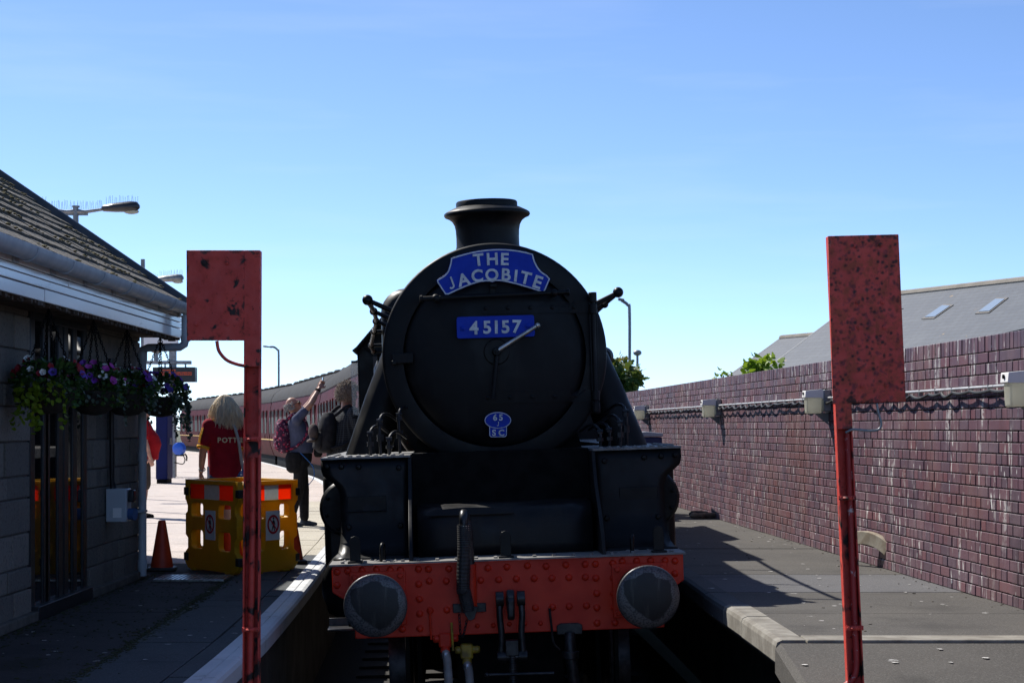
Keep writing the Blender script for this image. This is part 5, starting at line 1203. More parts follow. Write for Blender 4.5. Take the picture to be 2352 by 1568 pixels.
# ------------------------------------------------------------------ platform furniture far left
cab = thing('blue_cabinet', 'tall dark blue cabinet standing beyond the corner of the building', 'cabinet', ((371 - 1176) * 44.8 / F, 44.8, PL))
w_ = 27 * 44.8 / F
mb = MB(); mb.span((-w_ / 2, 0, .1), (w_ / 2, .7, 1.85)); mb.build('body', M('navy_cabinet', (.006, .012, .09), (.005, .010, .07), 3, .6, spec=.2).m, cab, bevel=.02)
mb = MB(); mb.span((-w_ / 2 + .02, .02, 0), (w_ / 2 - .02, .68, .1)); mb.build('plinth', m_dark, cab)
mb = MB(); mb.box((w_ / 2 + .02, .3, 1.0), (.05, .06, .16)); mb.build('handle', m_steel, cab)
dep = thing('departure_board', 'black departure screen with orange lines on a grey post', 'departure board', (at(394, 1085, 51).x, 51.0, PL))
s51 = 51.0 / F; lxd = lambda px: (px - 394) * s51; lzd = lambda py: CZ + (HOR - py) * s51 - PL
mb = MB(); mb.span((-.09, .1, 0), (.09, .28, lzd(800))); mb.build('post', m_galv, dep, bevel=.01)
mb = MB(); mb.span((lxd(325), .05, lzd(836)), (lxd(438), .17, lzd(828))); mb.build('arm', m_galv, dep, bevel=.01)
mb = MB(); mb.span((lxd(376), .08, lzd(844)), (lxd(379), .14, lzd(835))); mb.span((lxd(423), .08, lzd(844)), (lxd(426), .14, lzd(835))); mb.build('hanger', m_galv, dep)
mb = MB(); mb.span((lxd(352), -.1, lzd(877)), (lxd(449), .3, lzd(843))); sc_ = mb.build('screen', m_frame_dark, dep, bevel=.015)
m_led = Mat('orange_display', .5).base((.02, .004, .001)); m_led.b.inputs['Emission Color'].default_value = (1, .12, .02, 1); m_led.b.inputs['Emission Strength'].default_value = .22
rr = random.Random(9); mb = MB()
for py, x0, x1 in ((850, 375, 405), (855.5, 371, 442), (860, 357, 442), (870.5, 388, 413)):
    x = x0
    while x < x1:
        d = rr.uniform(1.5, 5); mb.span((lxd(x), -.105, lzd(py + 1.2)), (lxd(min(x + d, x1)), -.1005, lzd(py - (.9 if py != 870.5 else 2)))); x += d + rr.uniform(.4, 1.4)
mb.build('display_lines', m_led.m, sc_, smooth=False, kind='stuff')
mb = MB(); mb.lathe([(.06, 0), (.06, .2), (.14, .25), (.16, .42), (.05, .5), (.05, .6)], (lxd(355), .2, lzd(828)), (0, 0, 1), 14); mb.build('finial_camera', m_galv, dep)
hr = thing('hose_reel', 'round bright blue hose reel on a post beyond the building', 'hose reel', (at(404, 1085, 50).x, 50.0, PL))
s50 = 50 / F
mb = MB(); mb.span((-.10, .0, 0), (-.02, .1, 1.6)); mb.build('post', m_galv, hr)
bc = V((413 - 404) * s50, -.12, CZ + (HOR - 1030) * s50 - PL); m_bl = M('bright_blue_plastic', (.02, .10, .55), (.03, .14, .65), 6, .35).m
mb = MB(); mb.lathe([(.02, -.12), (.10, -.115), (.155, -.08), (.175, -.02), (.175, .06), (.12, .1)], bc, (.35, 1, 0), 28); mb.build('drum', m_bl, hr)
mb = MB(); mb.box(bc + V(.02, .02, -.17), (.22, .14, .05)); mb.build('foot', m_rubber, hr, bevel=.01)
mb = MB(); mb.tube(curve3([bc + V(.10, 0, -.16), bc + V(.16, -.02, -.28), bc + V(.10, -.02, -.40), bc + V(-.12, 0, -.36)], 6), .014, 8); mb.tube(curve3([bc + V(.15, 0, -.13), bc + V(.2, 0, -.2), bc + V(.2, 0, -.32)], 4), .02, 8); mb.build('hose', m_dark, hr)
ws = thing('sign_panel', 'plain pale sign back showing below the white fascia end', 'sign', (at(380, 780, 30).x, 30.0, PL)); s30 = 30 / F
mb = MB(); mb.span(((330 - 380) * s30, 0, CZ + (HOR - 795) * s30 - PL), ((409 - 380) * s30, .04, CZ + (HOR - 720) * s30 - PL)); mb.build('panel', m_white, ws); mb = MB(); mb.span(((322 - 380) * s30, .05, 0), ((330 - 380) * s30, .11, 4)); mb.build('post', m_galv, ws)

# ------------------------------------------------------------------ street lamps
def spikes(mb, p0, p1, n, h, rr):
    for i in range(n):
        p = p0.lerp(p1, (i + .5) / n); mb.tube([p, p + V(rr.uniform(-.02, .02), rr.uniform(-.02, .02), h * rr.uniform(.8, 1.1))], .0035, 3)
def lantern(mb, c, L, r_, d=1):
    rings = []
    for t, a, b in ((0, .35, .35), (.05, .75, .6), (.35, .9, .85), (.75, 1, 1), (.93, .8, .85), (1, .3, .3)):
        x = c.x + d * L * t; rings.append([V(x, c.y + r_ * 1.3 * a * math.cos(q), c.z + r_ * b * math.sin(q) * (.75 if math.sin(q) < 0 else 1) + .04 * t) for q in [2 * math.pi * k / 14 for k in range(14)]])
    mb.loft(rings)
m_lant = M('dark_lantern_shell', (.02, .021, .024), (.035, .036, .04), 5, .35).m
rr = random.Random(2)
def twin_lamp(label, px, py, Y, L, m_l, arm_px, spk=True, two=True):
    top = at(px, py, Y); t = thing('street_lamp', label, 'street lamp', (top.x, Y, PL if px < 1000 else -.2)); b0 = V(0, 0, top.z - t.location.z); s_ = Y / F
    mb = MB(); mb.tube([(0, 0, 0), (0, 0, 2.5), b0 - V(0, 0, .3), b0 + V(0, 0, .06)], [.075, .06, .055, .055], 12); mb.cyl(b0 + V(0, 0, .04), b0 + V(0, 0, .07), .075, n=12); mb.build('pole', m_galv, t)
    for d in ((1, -1) if two else (1,)):
        e = b0 + V(d * arm_px * s_, 0, .0); mb = MB(); mb.tube([b0 - V(0, 0, .04), b0 + V(d * .18, 0, -.05), e], [.05, .035, .028], 8); mb.box(b0 + V(d * .12, 0, -.09), (.24, .012, .06)); mb.build('arm', m_galv, t)
        mb = MB(); lantern(mb, e + V(-d * .02, 0, .01), L, .12, d); la = mb.build('lantern', m_l, t, ang=60)
        mb = MB(); mb.ball(e + V(d * L * .76, 0, -.045), (L * .2, .075, .05), 14, 8); mb.build('lamp_glass', m_opal, la)
        if spk:
            mb = MB(); spikes(mb, b0 + V(0, 0, 0), e, 16, .17, rr); spikes(mb, e + V(d * .05, 0, .08), e + V(d * L * .95, 0, .11), 16, .17, rr); mb.build('bird_spikes', m_galv, t, kind='stuff')
twin_lamp('twin arm street lamp with bird spikes rising behind the station roof', 174, 481, 37.0, .74, m_lant, 62)
twin_lamp('grey street lamp head just above the end of the station roof', 298, 643, 51.0, .72, m_galv, 64)
def hook_lamp(label, px, ytop, armpx, Y, r_=.05):
    top = at(px, ytop, Y); t = thing('street_lamp', label, 'street lamp', (top.x, Y, -.2)); s_ = Y / F; h = top.z + .2; d = 1 if armpx > px else -1; a = (armpx - px) * s_
    mb = MB(); mb.tube(curve3([(0, 0, 0), (0, 0, h * .5), (0, 0, h - .45), (d * .06, 0, h - .15), (d * .25, 0, h), (a * .7, 0, h + .01)], 6), r_, 8); mb.build('pole', m_galv, t)
    mb = MB(); lantern(mb, V(a * .65, 0, h), abs(a) * .45 + .1, .06, d); mb.build('lantern', m_galv, t)
hook_lamp('slender hooked lamp post far behind the train on the left', 640, 797, 611, 100, .055)
hook_lamp('tall hooked lamp post above the trees right of the boiler', 1446, 690, 1428, 62, .05)
t = thing('street_lamp', 'small ball headed lamp beside the tree behind the wall', 'street lamp', (at(1464, 810, 70).x, 70, -.2)); hh = at(1464, 810, 70).z + .2
mb = MB(); mb.tube([(0, 0, 0), (0, 0, hh)], .045, 8); mb.build('pole', m_galv, t)
mb = MB(); mb.ball((0, 0, hh), (.16, .16, .11)); mb.build('globe', m_galv, t)

# ------------------------------------------------------------------ slate roofed house beyond the wall
house = thing('slate_house', 'house with grey slate hipped roof and skylights beyond the brick wall', 'house', at(2000, 900, 50) * 1); house.location.z = -.2; H0 = house.location.copy()
def slates_far():
    m = Mat('grey_slate_roof', .6, 0, .4); c_ = m.coord('UV'); b_ = m.n('ShaderNodeTexBrick'); b_.inputs['Scale'].default_value = 1; b_.inputs['Mortar Size'].default_value = .012; b_.inputs['Brick Width'].default_value = .26; b_.inputs['Row Height'].default_value = .19
    b_.inputs['Color1'].default_value = (.062, .076, .098, 1); b_.inputs['Color2'].default_value = (.080, .094, .115, 1); b_.inputs['Mortar'].default_value = (.05, .056, .065, 1); m.l(c_, b_.inputs['Vector']); m.base(b_.outputs['Color'])
    m.over(m.ramp(m.noise(.9, 6, 'World', rough=.7), .52, .72, 0, .5), (.11, .125, .14)); m.over(m.ramp(m.noise(2.6, 4, 'World'), .70, .74, 0, .8), (.36, .23, .08)); return m.m
m_sl = slates_far()
def roof_face(name, pts, th=.12):
    vs = [p - H0 for p in pts]; me = bpy.data.meshes.new(name); me.from_pydata([tuple(v) for v in vs], [], [tuple(range(len(vs)))]); me.materials.append(m_sl)
    n_ = (vs[1] - vs[0]).cross(vs[2] - vs[0]).normalized(); u_ = n_.cross(V(0, 0, 1)).normalized(); w_ = u_.cross(n_); uvl = me.uv_layers.new(name='UVMap')
    for lp in me.loops: p_ = vs[lp.vertex_index]; uvl.data[lp.index].uv = (p_.dot(u_), p_.dot(w_))
    return put(name, me, house, thick=th)
A_, B_, C_, D_ = at(1975, 691, 52), at(2500, 634, 43), at(1690, 905, 48.5), at(2600, 905, 40)
nrm = (B_ - A_).cross(C_ - A_).normalized(); D_ = D_ - nrm * (D_ - A_).dot(nrm) / 1
def back(p, r0=A_, r1=B_):     # mirror across the ridge's vertical plane
    d = (r1 - r0); d.z = 0; d.normalize(); n_ = V(d.y, -d.x, 0); return p - n_ * 2 * (p - r0).dot(n_)
rm = roof_face('main_roof', [A_, B_, D_, C_]); roof_face('rear_roof', [B_, A_, back(C_), back(D_)]); roof_face('hip_roof', [A_, C_, back(C_)])
def on_pl(px, py, p0):
    d = at(px, py, 1.0) - V(0, 0, CZ); return V(0, 0, CZ) + d * ((p0 - V(0, 0, CZ)).dot(nrm) / d.dot(nrm))
E0 = at(1795, 780, 57.0); E1, E2, E4 = on_pl(1985, 764, E0), on_pl(1640, 892, E0), on_pl(1830, 905, E0)
roof_face('wing_roof', [E0, E1, E4, E2]); roof_face('wing_rear_roof', [E1, E0, back(E2, E0, E1), back(E4, E0, E1)]); roof_face('wing_hip', [E0, E2, back(E2, E0, E1)])
mb = MB()
for p in (A_, B_): pass
mb.tube([A_ - H0 + V(0, 0, .05), B_ - H0 + V(0, 0, .05)], .11, 8); mb.tube([E0 - H0 + V(0, 0, .04), E1 - H0 + V(0, 0, .04)], .10, 8); mb.build('ridge_tiles', M('buff_ridge_tile', (.24, .21, .17), (.18, .16, .13), 3, .8).m, house)
mb = MB(); mb.tube([A_ - H0 + V(0, 0, .03), C_ - H0 + V(0, 0, .03)], .05, 6); mb.build('hip_roll', M('lead_hip', (.2, .21, .22), None, 1, .6).m, house); mb = MB(); mb.tube([E0 - H0 + V(0, 0, .03), E2 - H0 + V(0, 0, .03)], .05, 6); mb.build('hip_roll', bpy.data.materials['lead_hip'], house)
fl = [C_, D_, back(D_), back(C_)]; mb = MB(); vs = [V(p.x, p.y, max(p.z, 1.5) - .06) - H0 for p in fl] + [V(p.x, p.y, -.2) - H0 for p in fl]; mb.add(vs, [(0, 1, 5, 4), (1, 2, 6, 5), (2, 3, 7, 6), (3, 0, 4, 7)]); mb.build('walls', M('rendered_wall', (.5, .48, .44), None, 1, .9).m, house, smooth=False)
o_ = V(0, 0, CZ)
def on_roof(px, py, lift=.0):
    d = at(px, py, 1.0) - o_; t_ = (A_ - o_).dot(nrm) / d.dot(nrm); return o_ + d * t_ + (nrm if nrm.z > 0 else -nrm) * lift - H0
m_sky = Mat('skylight_glass', .06, 0, .8).base((.30, .36, .42)).m
for qd in (((2119, 739), (2148, 737.5), (2193, 706), (2170, 704.5)), ((2242, 727), (2274, 725), (2319, 690), (2292, 690)), ((2052, 716), (2070, 716), (2078, 714), (2062, 713))):
    mb = MB(); p4 = [on_roof(x, y, .08) for x, y in qd]; lo = [on_roof(x, y, -.02) for x, y in qd]; c_ = sum(p4, Vector()) / 4
    mb.add(p4 + lo, [(0, 1, 2, 3), (0, 4, 5, 1), (1, 5, 6, 2), (2, 6, 7, 3), (3, 7, 4, 0)]); sk = mb.build('skylight', M('skylight_frame', (.10, .09, .08), None, 1, .6).m if 'skylight_frame' not in bpy.data.materials else bpy.data.materials['skylight_frame'], house, smooth=False)
    up = (nrm if nrm.z > 0 else -nrm) * .012; mb = MB(); mb.quad(*[c_ + (p - c_) * .8 + up for p in p4]); mb.build('pane', m_sky, sk, smooth=False)

# ------------------------------------------------------------------ foliage
def leaf_mat(name, cols, trans=.35):
    m = Mat(name, .5, 0, .4); a = m.n('ShaderNodeAttribute'); a.attribute_name = 'rnd'; r_ = m.n('ShaderNodeValToRGB'); e = r_.color_ramp.elements; r_.color_ramp.interpolation = 'LINEAR'
    e[0].color = col(cols[0]); e[1].color = col(cols[-1])
    for i, c in enumerate(cols[1:-1]): q = e.new((i + 1) / (len(cols) - 1)); q.color = col(c)
    m.l(a.outputs['Fac'], r_.inputs[0]); m.base(r_.outputs[0]); tr = m.n('ShaderNodeBsdfTranslucent'); m.l(r_.outputs[0], tr.inputs['Color']); mx_ = m.n('ShaderNodeMixShader'); mx_.inputs[0].default_value = trans
    out = m.t.nodes['Material Output']; m.l(m.b.outputs[0], mx_.inputs[1]); m.l(tr.outputs[0], mx_.inputs[2]); m.l(mx_.outputs[0], out.inputs['Surface']); return m.m
LEAF = [(0, 0), (.35, .22), (.5, .55), (.28, .62), (.2, .9), (0, 1.05), (-.2, .9), (-.28, .62), (-.5, .55), (-.35, .22)]
OVAL = [(0, 0), (.28, .3), (.3, .65), (0, 1), (-.3, .65), (-.28, .3)]
class Leaves:
    def __init__(s): s.mb = MB(); s.r = []
    def leaf(s, p, d, size, shape=OVAL, rnd=None, droop=.2):
        d = Vector(d).normalized(); side = d.cross(V(0, 0, 1)); side = side.normalized() if side.length > .05 else V(1, 0, 0)
        side = (Matrix.Rotation(random.uniform(-1.3, 1.3), 3, d) @ side); n_ = side.cross(d)
        mid = [Vector(p) + d * (y * size) + side * (x * size) + n_ * (-(abs(x) * .35 + y * y * droop) * size) for x, y in shape]
        s.mb.add(mid, [tuple(range(len(mid)))]); s.r += [random.random() if rnd is None else rnd] * len(mid)
    def build(s, name, m, parent=None, kind=None, loc=None):
        me = bpy.data.meshes.new(name); me.from_pydata(s.mb.v, [], s.mb.f); a = me.attributes.new('rnd', 'FLOAT', 'POINT'); a.data.foreach_set('value', s.r); me.materials.append(m); return put(name, me, parent, kind, loc=loc)
def rdir(rr=random):
    while True:
        v = V(rr.uniform(-1, 1), rr.uniform(-1, 1), rr.uniform(-1, 1))
        if .1 < v.length < 1: return v.normalized()
m_tree = leaf_mat('sycamore_leaves', [(.025, .06, .012), (.05, .11, .018), (.07, .13, .02), (.14, .17, .03), (.22, .17, .03)])
m_bush = leaf_mat('bright_bush_leaves', [(.12, .22, .02), (.22, .34, .02), (.32, .42, .04)])
m_bark = M('brown_bark', (.08, .06, .045), (.05, .04, .03), 12, .95, bump=.6).m
def tree(label, base, crown_c, rad, n, size, m, name='sycamore_tree', clumps=26, seed=1, flatten=.8):
    rr = random.Random(seed); t = thing(name, label, 'tree', base); cc = crown_c - base
    mb = MB(); mb.tube(curve3([(0, 0, 0), (.05, 0, cc.z * .4), cc * .8, cc], 4), [.13 * rad * (1 - .045 * i) for i in range(13)], 8)
    cl = []
    for i in range(clumps):
        d = rdir(rr); p = cc + V(d.x * rad, d.y * rad, d.z * rad * flatten) * rr.uniform(.45, .95); cl.append((p, rad * rr.uniform(.22, .4)))
        mb.tube([cc * .75, (cc * .75).lerp(p, .55) + V(0, 0, .08 * rad), p], [.035 * rad, .022 * rad, .008 * rad], 5)
    mb.build('trunk', m_bark, t); lv = Leaves()
    for i in range(n):
        p, r_ = rr.choice(cl); d = rdir(rr); q = p + d * r_ * rr.uniform(.5, 1.05); lv.leaf(q, d + V(0, 0, -.25) + rdir(rr) * .6, size * rr.uniform(.7, 1.25), LEAF, min(1, max(0, .35 + .5 * (q.z - cc.z) / rad + rr.uniform(-.25, .3))))
    lv.build('crown', m, t); return t
tree('leafy sycamore with yellowing top right of the smokebox', V(2.35, 47, -.2), V(1.95, 47, 3.15), 1.22, 2600, .17, m_tree, clumps=34, seed=4)
tree('bright green bush poking over the brick wall below the slate roof', V(at(1755, 850, 26).x, 26, -.2), at(1754, 850, 26), .30, 240, .105, m_bush, 'leafy_bush', 14, 8, .55)
tree('sparse sprig of leaves on top of the brick wall', V(at(1662, 862, 30).x, 30, 2.5), at(1662, 862, 30), .14, 26, .07, m_bush, 'weed_sprig', 8, 3, .8)

# ------------------------------------------------------------------ hanging baskets
m_coir = M('brown_coir', (.035, .028, .02), (.02, .016, .012), 20, .95, bump=.7).m
m_fol = leaf_mat('basket_leaves', [(.025, .07, .014), (.045, .10, .02), (.07, .13, .025)], .35); m_lime = leaf_mat('lime_trailing_leaves', [(.14, .22, .012), (.20, .28, .015), (.26, .32, .02)], .4); m_var = leaf_mat('silvery_trailing_leaves', [(.04, .07, .04), (.10, .13, .09), (.22, .25, .20)], .3)
def petal_mat(name, c): return M(name, c, tuple(x * .75 for x in c), 40, .55).m
PET = {'purple': petal_mat('purple_petals', (.20, .04, .40)), 'pink': petal_mat('magenta_petals', (.45, .05, .36)), 'white': petal_mat('white_petals', (.72, .74, .70)), 'red': petal_mat('crimson_petals', (.28, .008, .02)), 'violet': petal_mat('violet_petals', (.12, .07, .42)), 'yellow': petal_mat('yellow_petals', (.6, .42, .03))}
def flower(mb, p, d, r_):
    d = Vector(d).normalized(); u, w_ = mb.frame(d); n = 10; c = Vector(p); vs = [c - d * r_ * .6]; rim = []
    for i in range(n):
        a = 2 * math.pi * i / n; k = r_ * (1.0 if i % 2 == 0 else .86); vs.append(c + (u * math.cos(a) + w_ * math.sin(a)) * k + d * r_ * .1)
    mb.add(vs, [(0, i + 1, (i + 1) % n + 1) for i in range(n)])
def basket(label, Y, px, apex, seed, cols, trail, r_=.185):
    rr = random.Random(seed); random.seed(seed); x = (px - 1176) * Y / F; ztop = 2.42; t = thing('hanging_basket', label, 'flower basket', (x, Y, ztop), (0, 0, rr.uniform(-.3, .3)), 'flower baskets hanging from the eaves')
    mb = MB(); mb.lathe([(.02, -r_ * .95), (r_ * .5, -r_ * .88), (r_ * .82, -r_ * .6), (r_ * .97, -r_ * .25), (r_, 0), (r_ * .92, 0), (r_ * .8, -.05)], (0, 0, 0), (0, 0, 1), 28); mb.build('bowl', m_coir, t)
    mb = MB(); za = 2.93 - ztop
    for i in range(4):
        a = R(90 * i + 30); chain(mb, [(r_ * math.cos(a), r_ * math.sin(a), .01), (0, 0, za)], .03, .0035, 4)
    mb.tube([(0, 0, za), (0, 0, za + .04)], .006, 6); mb.build('chain', m_dark, t)
    lv = Leaves()
    for i in range(620):
        d = rdir(rr); d.z = abs(d.z) * .9 + .05; q = V(d.x * r_ * 1.25, d.y * r_ * 1.25, .02 + d.z * .16) * rr.uniform(.75, 1.05)
        if rr.random() < .35: a = rr.uniform(0, 6.3); q = V(math.cos(a) * r_ * 1.08, math.sin(a) * r_ * 1.08, rr.uniform(-.12, .05))
        lv.leaf(q, d + rdir(rr) * .7, rr.uniform(.03, .055))
    lv.build('foliage', m_fol, t, kind='stuff')
    for kind_, n_, zl, amin, amax in trail:
        lv = Leaves()
        for s_ in range(n_):
            a = R(rr.uniform(amin, amax)); L_ = zl * rr.uniform(.4, 1.0); p = V(math.cos(a) * r_ * 1.1, math.sin(a) * r_ * 1.1, rr.uniform(-.02, .06))
            for k in range(int(L_ / .018)):
                q = p + V(math.cos(a) * .03 * min(1, k / 5) + rr.uniform(-.018, .018), math.sin(a) * .03 * min(1, k / 5) + rr.uniform(-.018, .018), -k * .018); lv.leaf(q, V(math.cos(a), math.sin(a), -.4) + rdir(rr) * .8, rr.uniform(.028, .045) if kind_ == 'lime' else rr.uniform(.022, .036), [(0, 0), (.4, .2), (.5, .6), (.25, .95), (-.25, .95), (-.5, .6), (-.4, .2)])
        lv.build('trailing_stems', m_lime if kind_ == 'lime' else m_var, t, kind='stuff')
    for cn, n_ in cols:
        mb = MB()
        for i in range(n_):
            d = rdir(rr); d.z = abs(d.z) * .7 + .1; d.normalize(); q = V(d.x * r_ * 1.3, d.y * r_ * 1.3, .03 + d.z * .19)
            if cn == 'white' and rr.random() < .6:
                for k in range(5): flower(mb, q + rdir(rr) * .03, d + rdir(rr) * .4, rr.uniform(.010, .016))
            else: flower(mb, q, d + V(.4, -.5, .1) + rdir(rr) * .4, rr.uniform(.022, .036))
        mb.build('blossom', PET[cn], t, kind='stuff')
    return t
xb = -3.05
for i, (px, lab, cols, tr) in enumerate(((112, 'flower basket with red petunias and lime trailing leaves, nearest the picture edge', [('red', 14), ('white', 8), ('pink', 3), ('violet', 6)], [('lime', 11, .34, 170, 320), ('var', 5, .2, 0, 360)]), (215, 'flower basket with pink and purple petunias, second from the left', [('pink', 14), ('purple', 12), ('white', 4), ('yellow', 3)], [('lime', 3, .25, 200, 340), ('var', 6, .25, 0, 360)]), (292, 'flower basket with white clustered blooms, third from the left', [('white', 16), ('red', 8), ('purple', 6)], [('var', 9, .26, 0, 360)]), (368, 'flower basket with violet blooms and dark ivy, nearest the downpipe', [('violet', 26), ('purple', 12), ('red', 3)], [('var', 16, .42, -70, 60)]))):
    Y = -xb * F / (1176 - px); basket(lab, Y, px, None, 11 + i, cols, tr)
random.seed(77)
# ------------------------------------------------------------------ people
def cloth(name, c1, c2, sc=14, bump=.5, rough=.9):
    m = Mat(name, rough, 0, .2); n = m.noise(sc, 4); m.base(m.mix(m.ramp(n, .3, .7), c1, c2)); m.bump(m.noise(11, 4, stretch=(1, 1, .5)), bump, .02); return m.m
m_skin = M('skin', (.52, .29, .21), (.46, .23, .165), 12, .5).m
m_skin2 = M('tanned_skin', (.44, .23, .15), (.38, .18, .12), 12, .5).m
def remesh(mb, name, m, parent, vox=.012, it=3, label=None):
    o = mb.build(name, m, parent, label=label); q = o.modifiers.new('remesh', 'REMESH'); q.mode = 'VOXEL'; q.voxel_size = vox; q.use_smooth_shade = True
    s_ = o.modifiers.new('smooth', 'SMOOTH'); s_.iterations = it; s_.factor = .5; return o
def hand(mb, w, d, up, s=1.0, side=1, curl=.35):
    """w wrist, d pointing direction, up = back of the hand"""
    w = Vector(w); d = Vector(d).normalized(); up = Vector(up); up = (up - d * up.dot(d)).normalized(); sd = d.cross(up) * side
    M3 = Matrix((sd, d, up)).transposed(); mb.ball(w + d * .05 * s, (.04 * s, .055 * s, .016 * s), 12, 8, M3)
    for i, (o, l) in enumerate(((-.028, .066), (-.010, .076), (.010, .072), (.027, .056))):
        b = w + d * .088 * s + sd * o * s; m1 = b + (d * math.cos(curl) - up * math.sin(curl)) * l * .55 * s; t = m1 + (d * math.cos(curl * 2.6) - up * math.sin(curl * 2.6)) * l * .5 * s
        mb.capsule(b - d * .02 * s, m1, .0092 * s, .0085 * s, 8); mb.capsule(m1, t, .0085 * s, .007 * s, 8)
    b = w + d * .03 * s - sd * .032 * s; m1 = b + (d * .6 - sd * .6 - up * .25).normalized() * .034 * s; mb.capsule(b, m1, .012 * s, .010 * s, 8); mb.capsule(m1, m1 + (d * .85 - sd * .2 - up * .35).normalized() * .03 * s, .010 * s, .008 * s, 8)
def person(label, loc, rotz, H=1.75, arms=None, lean=(0, 0), belly=0, wide=1.0, head=(0, 0, 0), headoff=(0, 0, 0), skin=None, shirt=None, sleeve=.55, pants=None, pantlen=1.0, shoes=None, hair=None, hairkind='short', legs=None, hem=.90, feet=True, grip=(None, None)):
    k = H / 1.75; t = thing('person', label, 'person', loc, (0, 0, rotz)); skin = skin or m_skin
    def L(p):      # lean the upper body
        f = max(0, min(1, (p[2] - .92) / .52)); return V(p[0] + lean[0] * f, p[1] + lean[1] * f, p[2]) * k
    sh = [L((-.19 * wide, 0, 1.43)), L((.19 * wide, 0, 1.43))]
    arms = arms or [((-.25, .02, 1.15), (-.26, .10, .92)), ((.25, .02, 1.15), (.26, .10, .92))]
    legs = legs or [((-.10, .02, .49), (-.10, -.02, .08)), ((.10, .02, .49), (.10, -.02, .08))]
    hc = L((headoff[0], .02 + headoff[1], 1.635 + headoff[2])); RH = Euler(head).to_matrix()
    body = MB()
    # head with jaw, nose, ears
    body.ball(hc + RH @ V(0, -.008, .015) * k, (.074 * k, .094 * k, .105 * k), 18, 14, RH); body.ball(hc + RH @ V(0, .028, -.055) * k, (.055 * k, .062 * k, .062 * k), 14, 10, RH)
    body.capsule(hc + RH @ V(0, .088, .012) * k, hc + RH @ V(0, .105, -.018) * k, .010 * k, .015 * k, 8)
    for s_ in (-1, 1): body.ball(hc + RH @ V(s_ * .076, -.01, -.005) * k, (.012 * k, .022 * k, .032 * k), 8, 8, RH)
    body.ball(hc + RH @ V(0, .082, -.052) * k, (.024 * k, .012 * k, .009 * k), 8, 6, RH); body.ball(hc + RH @ V(0, .066, .042) * k, (.055 * k, .022 * k, .012 * k), 8, 6, RH)
    body.capsule(L((0, -.01, 1.44)), hc + RH @ V(0, -.02, -.06) * k, .056 * k, .052 * k, 14)
    body.ell([(L((0, 0, z)), a * wide * k, b * k) for z, a, b in ((.90, .15, .10), (1.1, .14, .10), (1.3, .15, .10), (1.42, .15, .085), (1.47, .07, .06))])
    shirtm = MB(); e_ = .014
    secs = [(hem, .168, .118 + belly * .9), (hem + .1, .168, .120 + belly), (1.12, .165, .122 + belly), (1.24, .172, .125 + belly * .55), (1.34, .185, .122 + belly * .15), (1.41, .178, .105), (1.455, .125, .082), (1.485, .07, .066)]
    shirtm.ell([(L((0, belly * .35 if 1.0 < z < 1.3 else 0, z)), (a * wide + e_) * k, (b + e_) * k) for z, a, b in secs])
    for i, (el, wr) in enumerate(arms):
        el, wr = V(*el) * k, V(*wr) * k; s0 = sh[i]
        body.capsule(s0, el, .050 * k, .041 * k); body.capsule(el, el.lerp(wr, .35), .041 * k, .042 * k); body.capsule(el.lerp(wr, .3), wr, .042 * k, .028 * k)
        d = (wr - el).normalized(); up = grip[i] if grip[i] else V(1 if i else -1, 0, .1); hand(body, wr, d, up, k * 1.02, -1 if i else 1, .45)
        shirtm.ball(s0, .074 * k, 12, 10)
        if sleeve <= 1: shirtm.capsule(s0, s0.lerp(el, sleeve), .068 * k, .062 * k)
        else: shirtm.capsule(s0, el, .066 * k, .056 * k); shirtm.capsule(el, el.lerp(wr, sleeve - 1), .056 * k, .046 * k)
    tr = MB(); tr.ell([(V(0, 0, z) * k, a * wide * k, b * k) for z, a, b in ((.80, .155, .115), (.88, .178, .128 + belly * .5), (.96, .176, .125 + belly * .7), (1.02, .168, .118 + belly * .6))])
    ft = MB()
    for i, (kn, an) in enumerate(legs):
        hp = V((-.09 if i == 0 else .09) * wide, 0, .88) * k; kn, an = V(*kn) * k, V(*an) * k
        body.capsule(hp, kn, .075 * k, .052 * k); body.capsule(kn, kn.lerp(an, .35), .052 * k, .054 * k); body.capsule(kn.lerp(an, .3), an, .054 * k, .036 * k)
        if pantlen >= 1: tr.capsule(hp, kn, .100 * k, .076 * k); tr.capsule(kn, an + V(0, 0, .03), .076 * k, .062 * k)
        else: tr.capsule(hp, hp.lerp(kn, pantlen * 1.35), .105 * k, .09 * k)
        if feet:
            tg = ft if shoes else body
            tg.capsule(an + V(0, -.03, -.045) * k, an + V(0, .075, -.05) * k, .038 * k, .040 * k, 12); tg.capsule(an + V(0, .07, -.053) * k, an + V(0, .15, -.058) * k, .040 * k, .028 * k, 12); tg.capsule(an + V(0, -.01, 0), an + V(0, -.02, -.04), .042 * k, .04 * k)
    b = remesh(body, 'body', skin, t, .009 * k); remesh(shirtm, 'shirt', shirt, t, .012 * k, 8)
    remesh(tr, 'trousers' if pantlen >= 1 else 'shorts', pants, t, .012 * k)
    if shoes and feet: remesh(ft, 'shoes', shoes, t, .010)
    for s_ in (-1, 1):
        mb = MB(); mb.ball(hc + RH @ V(s_ * .031, .078, .016) * k, (.011 * k, .008 * k, .008 * k), 8, 6, RH); mb.build('eye', m_pict_black, b)
    return t, k, hc, RH, L, b
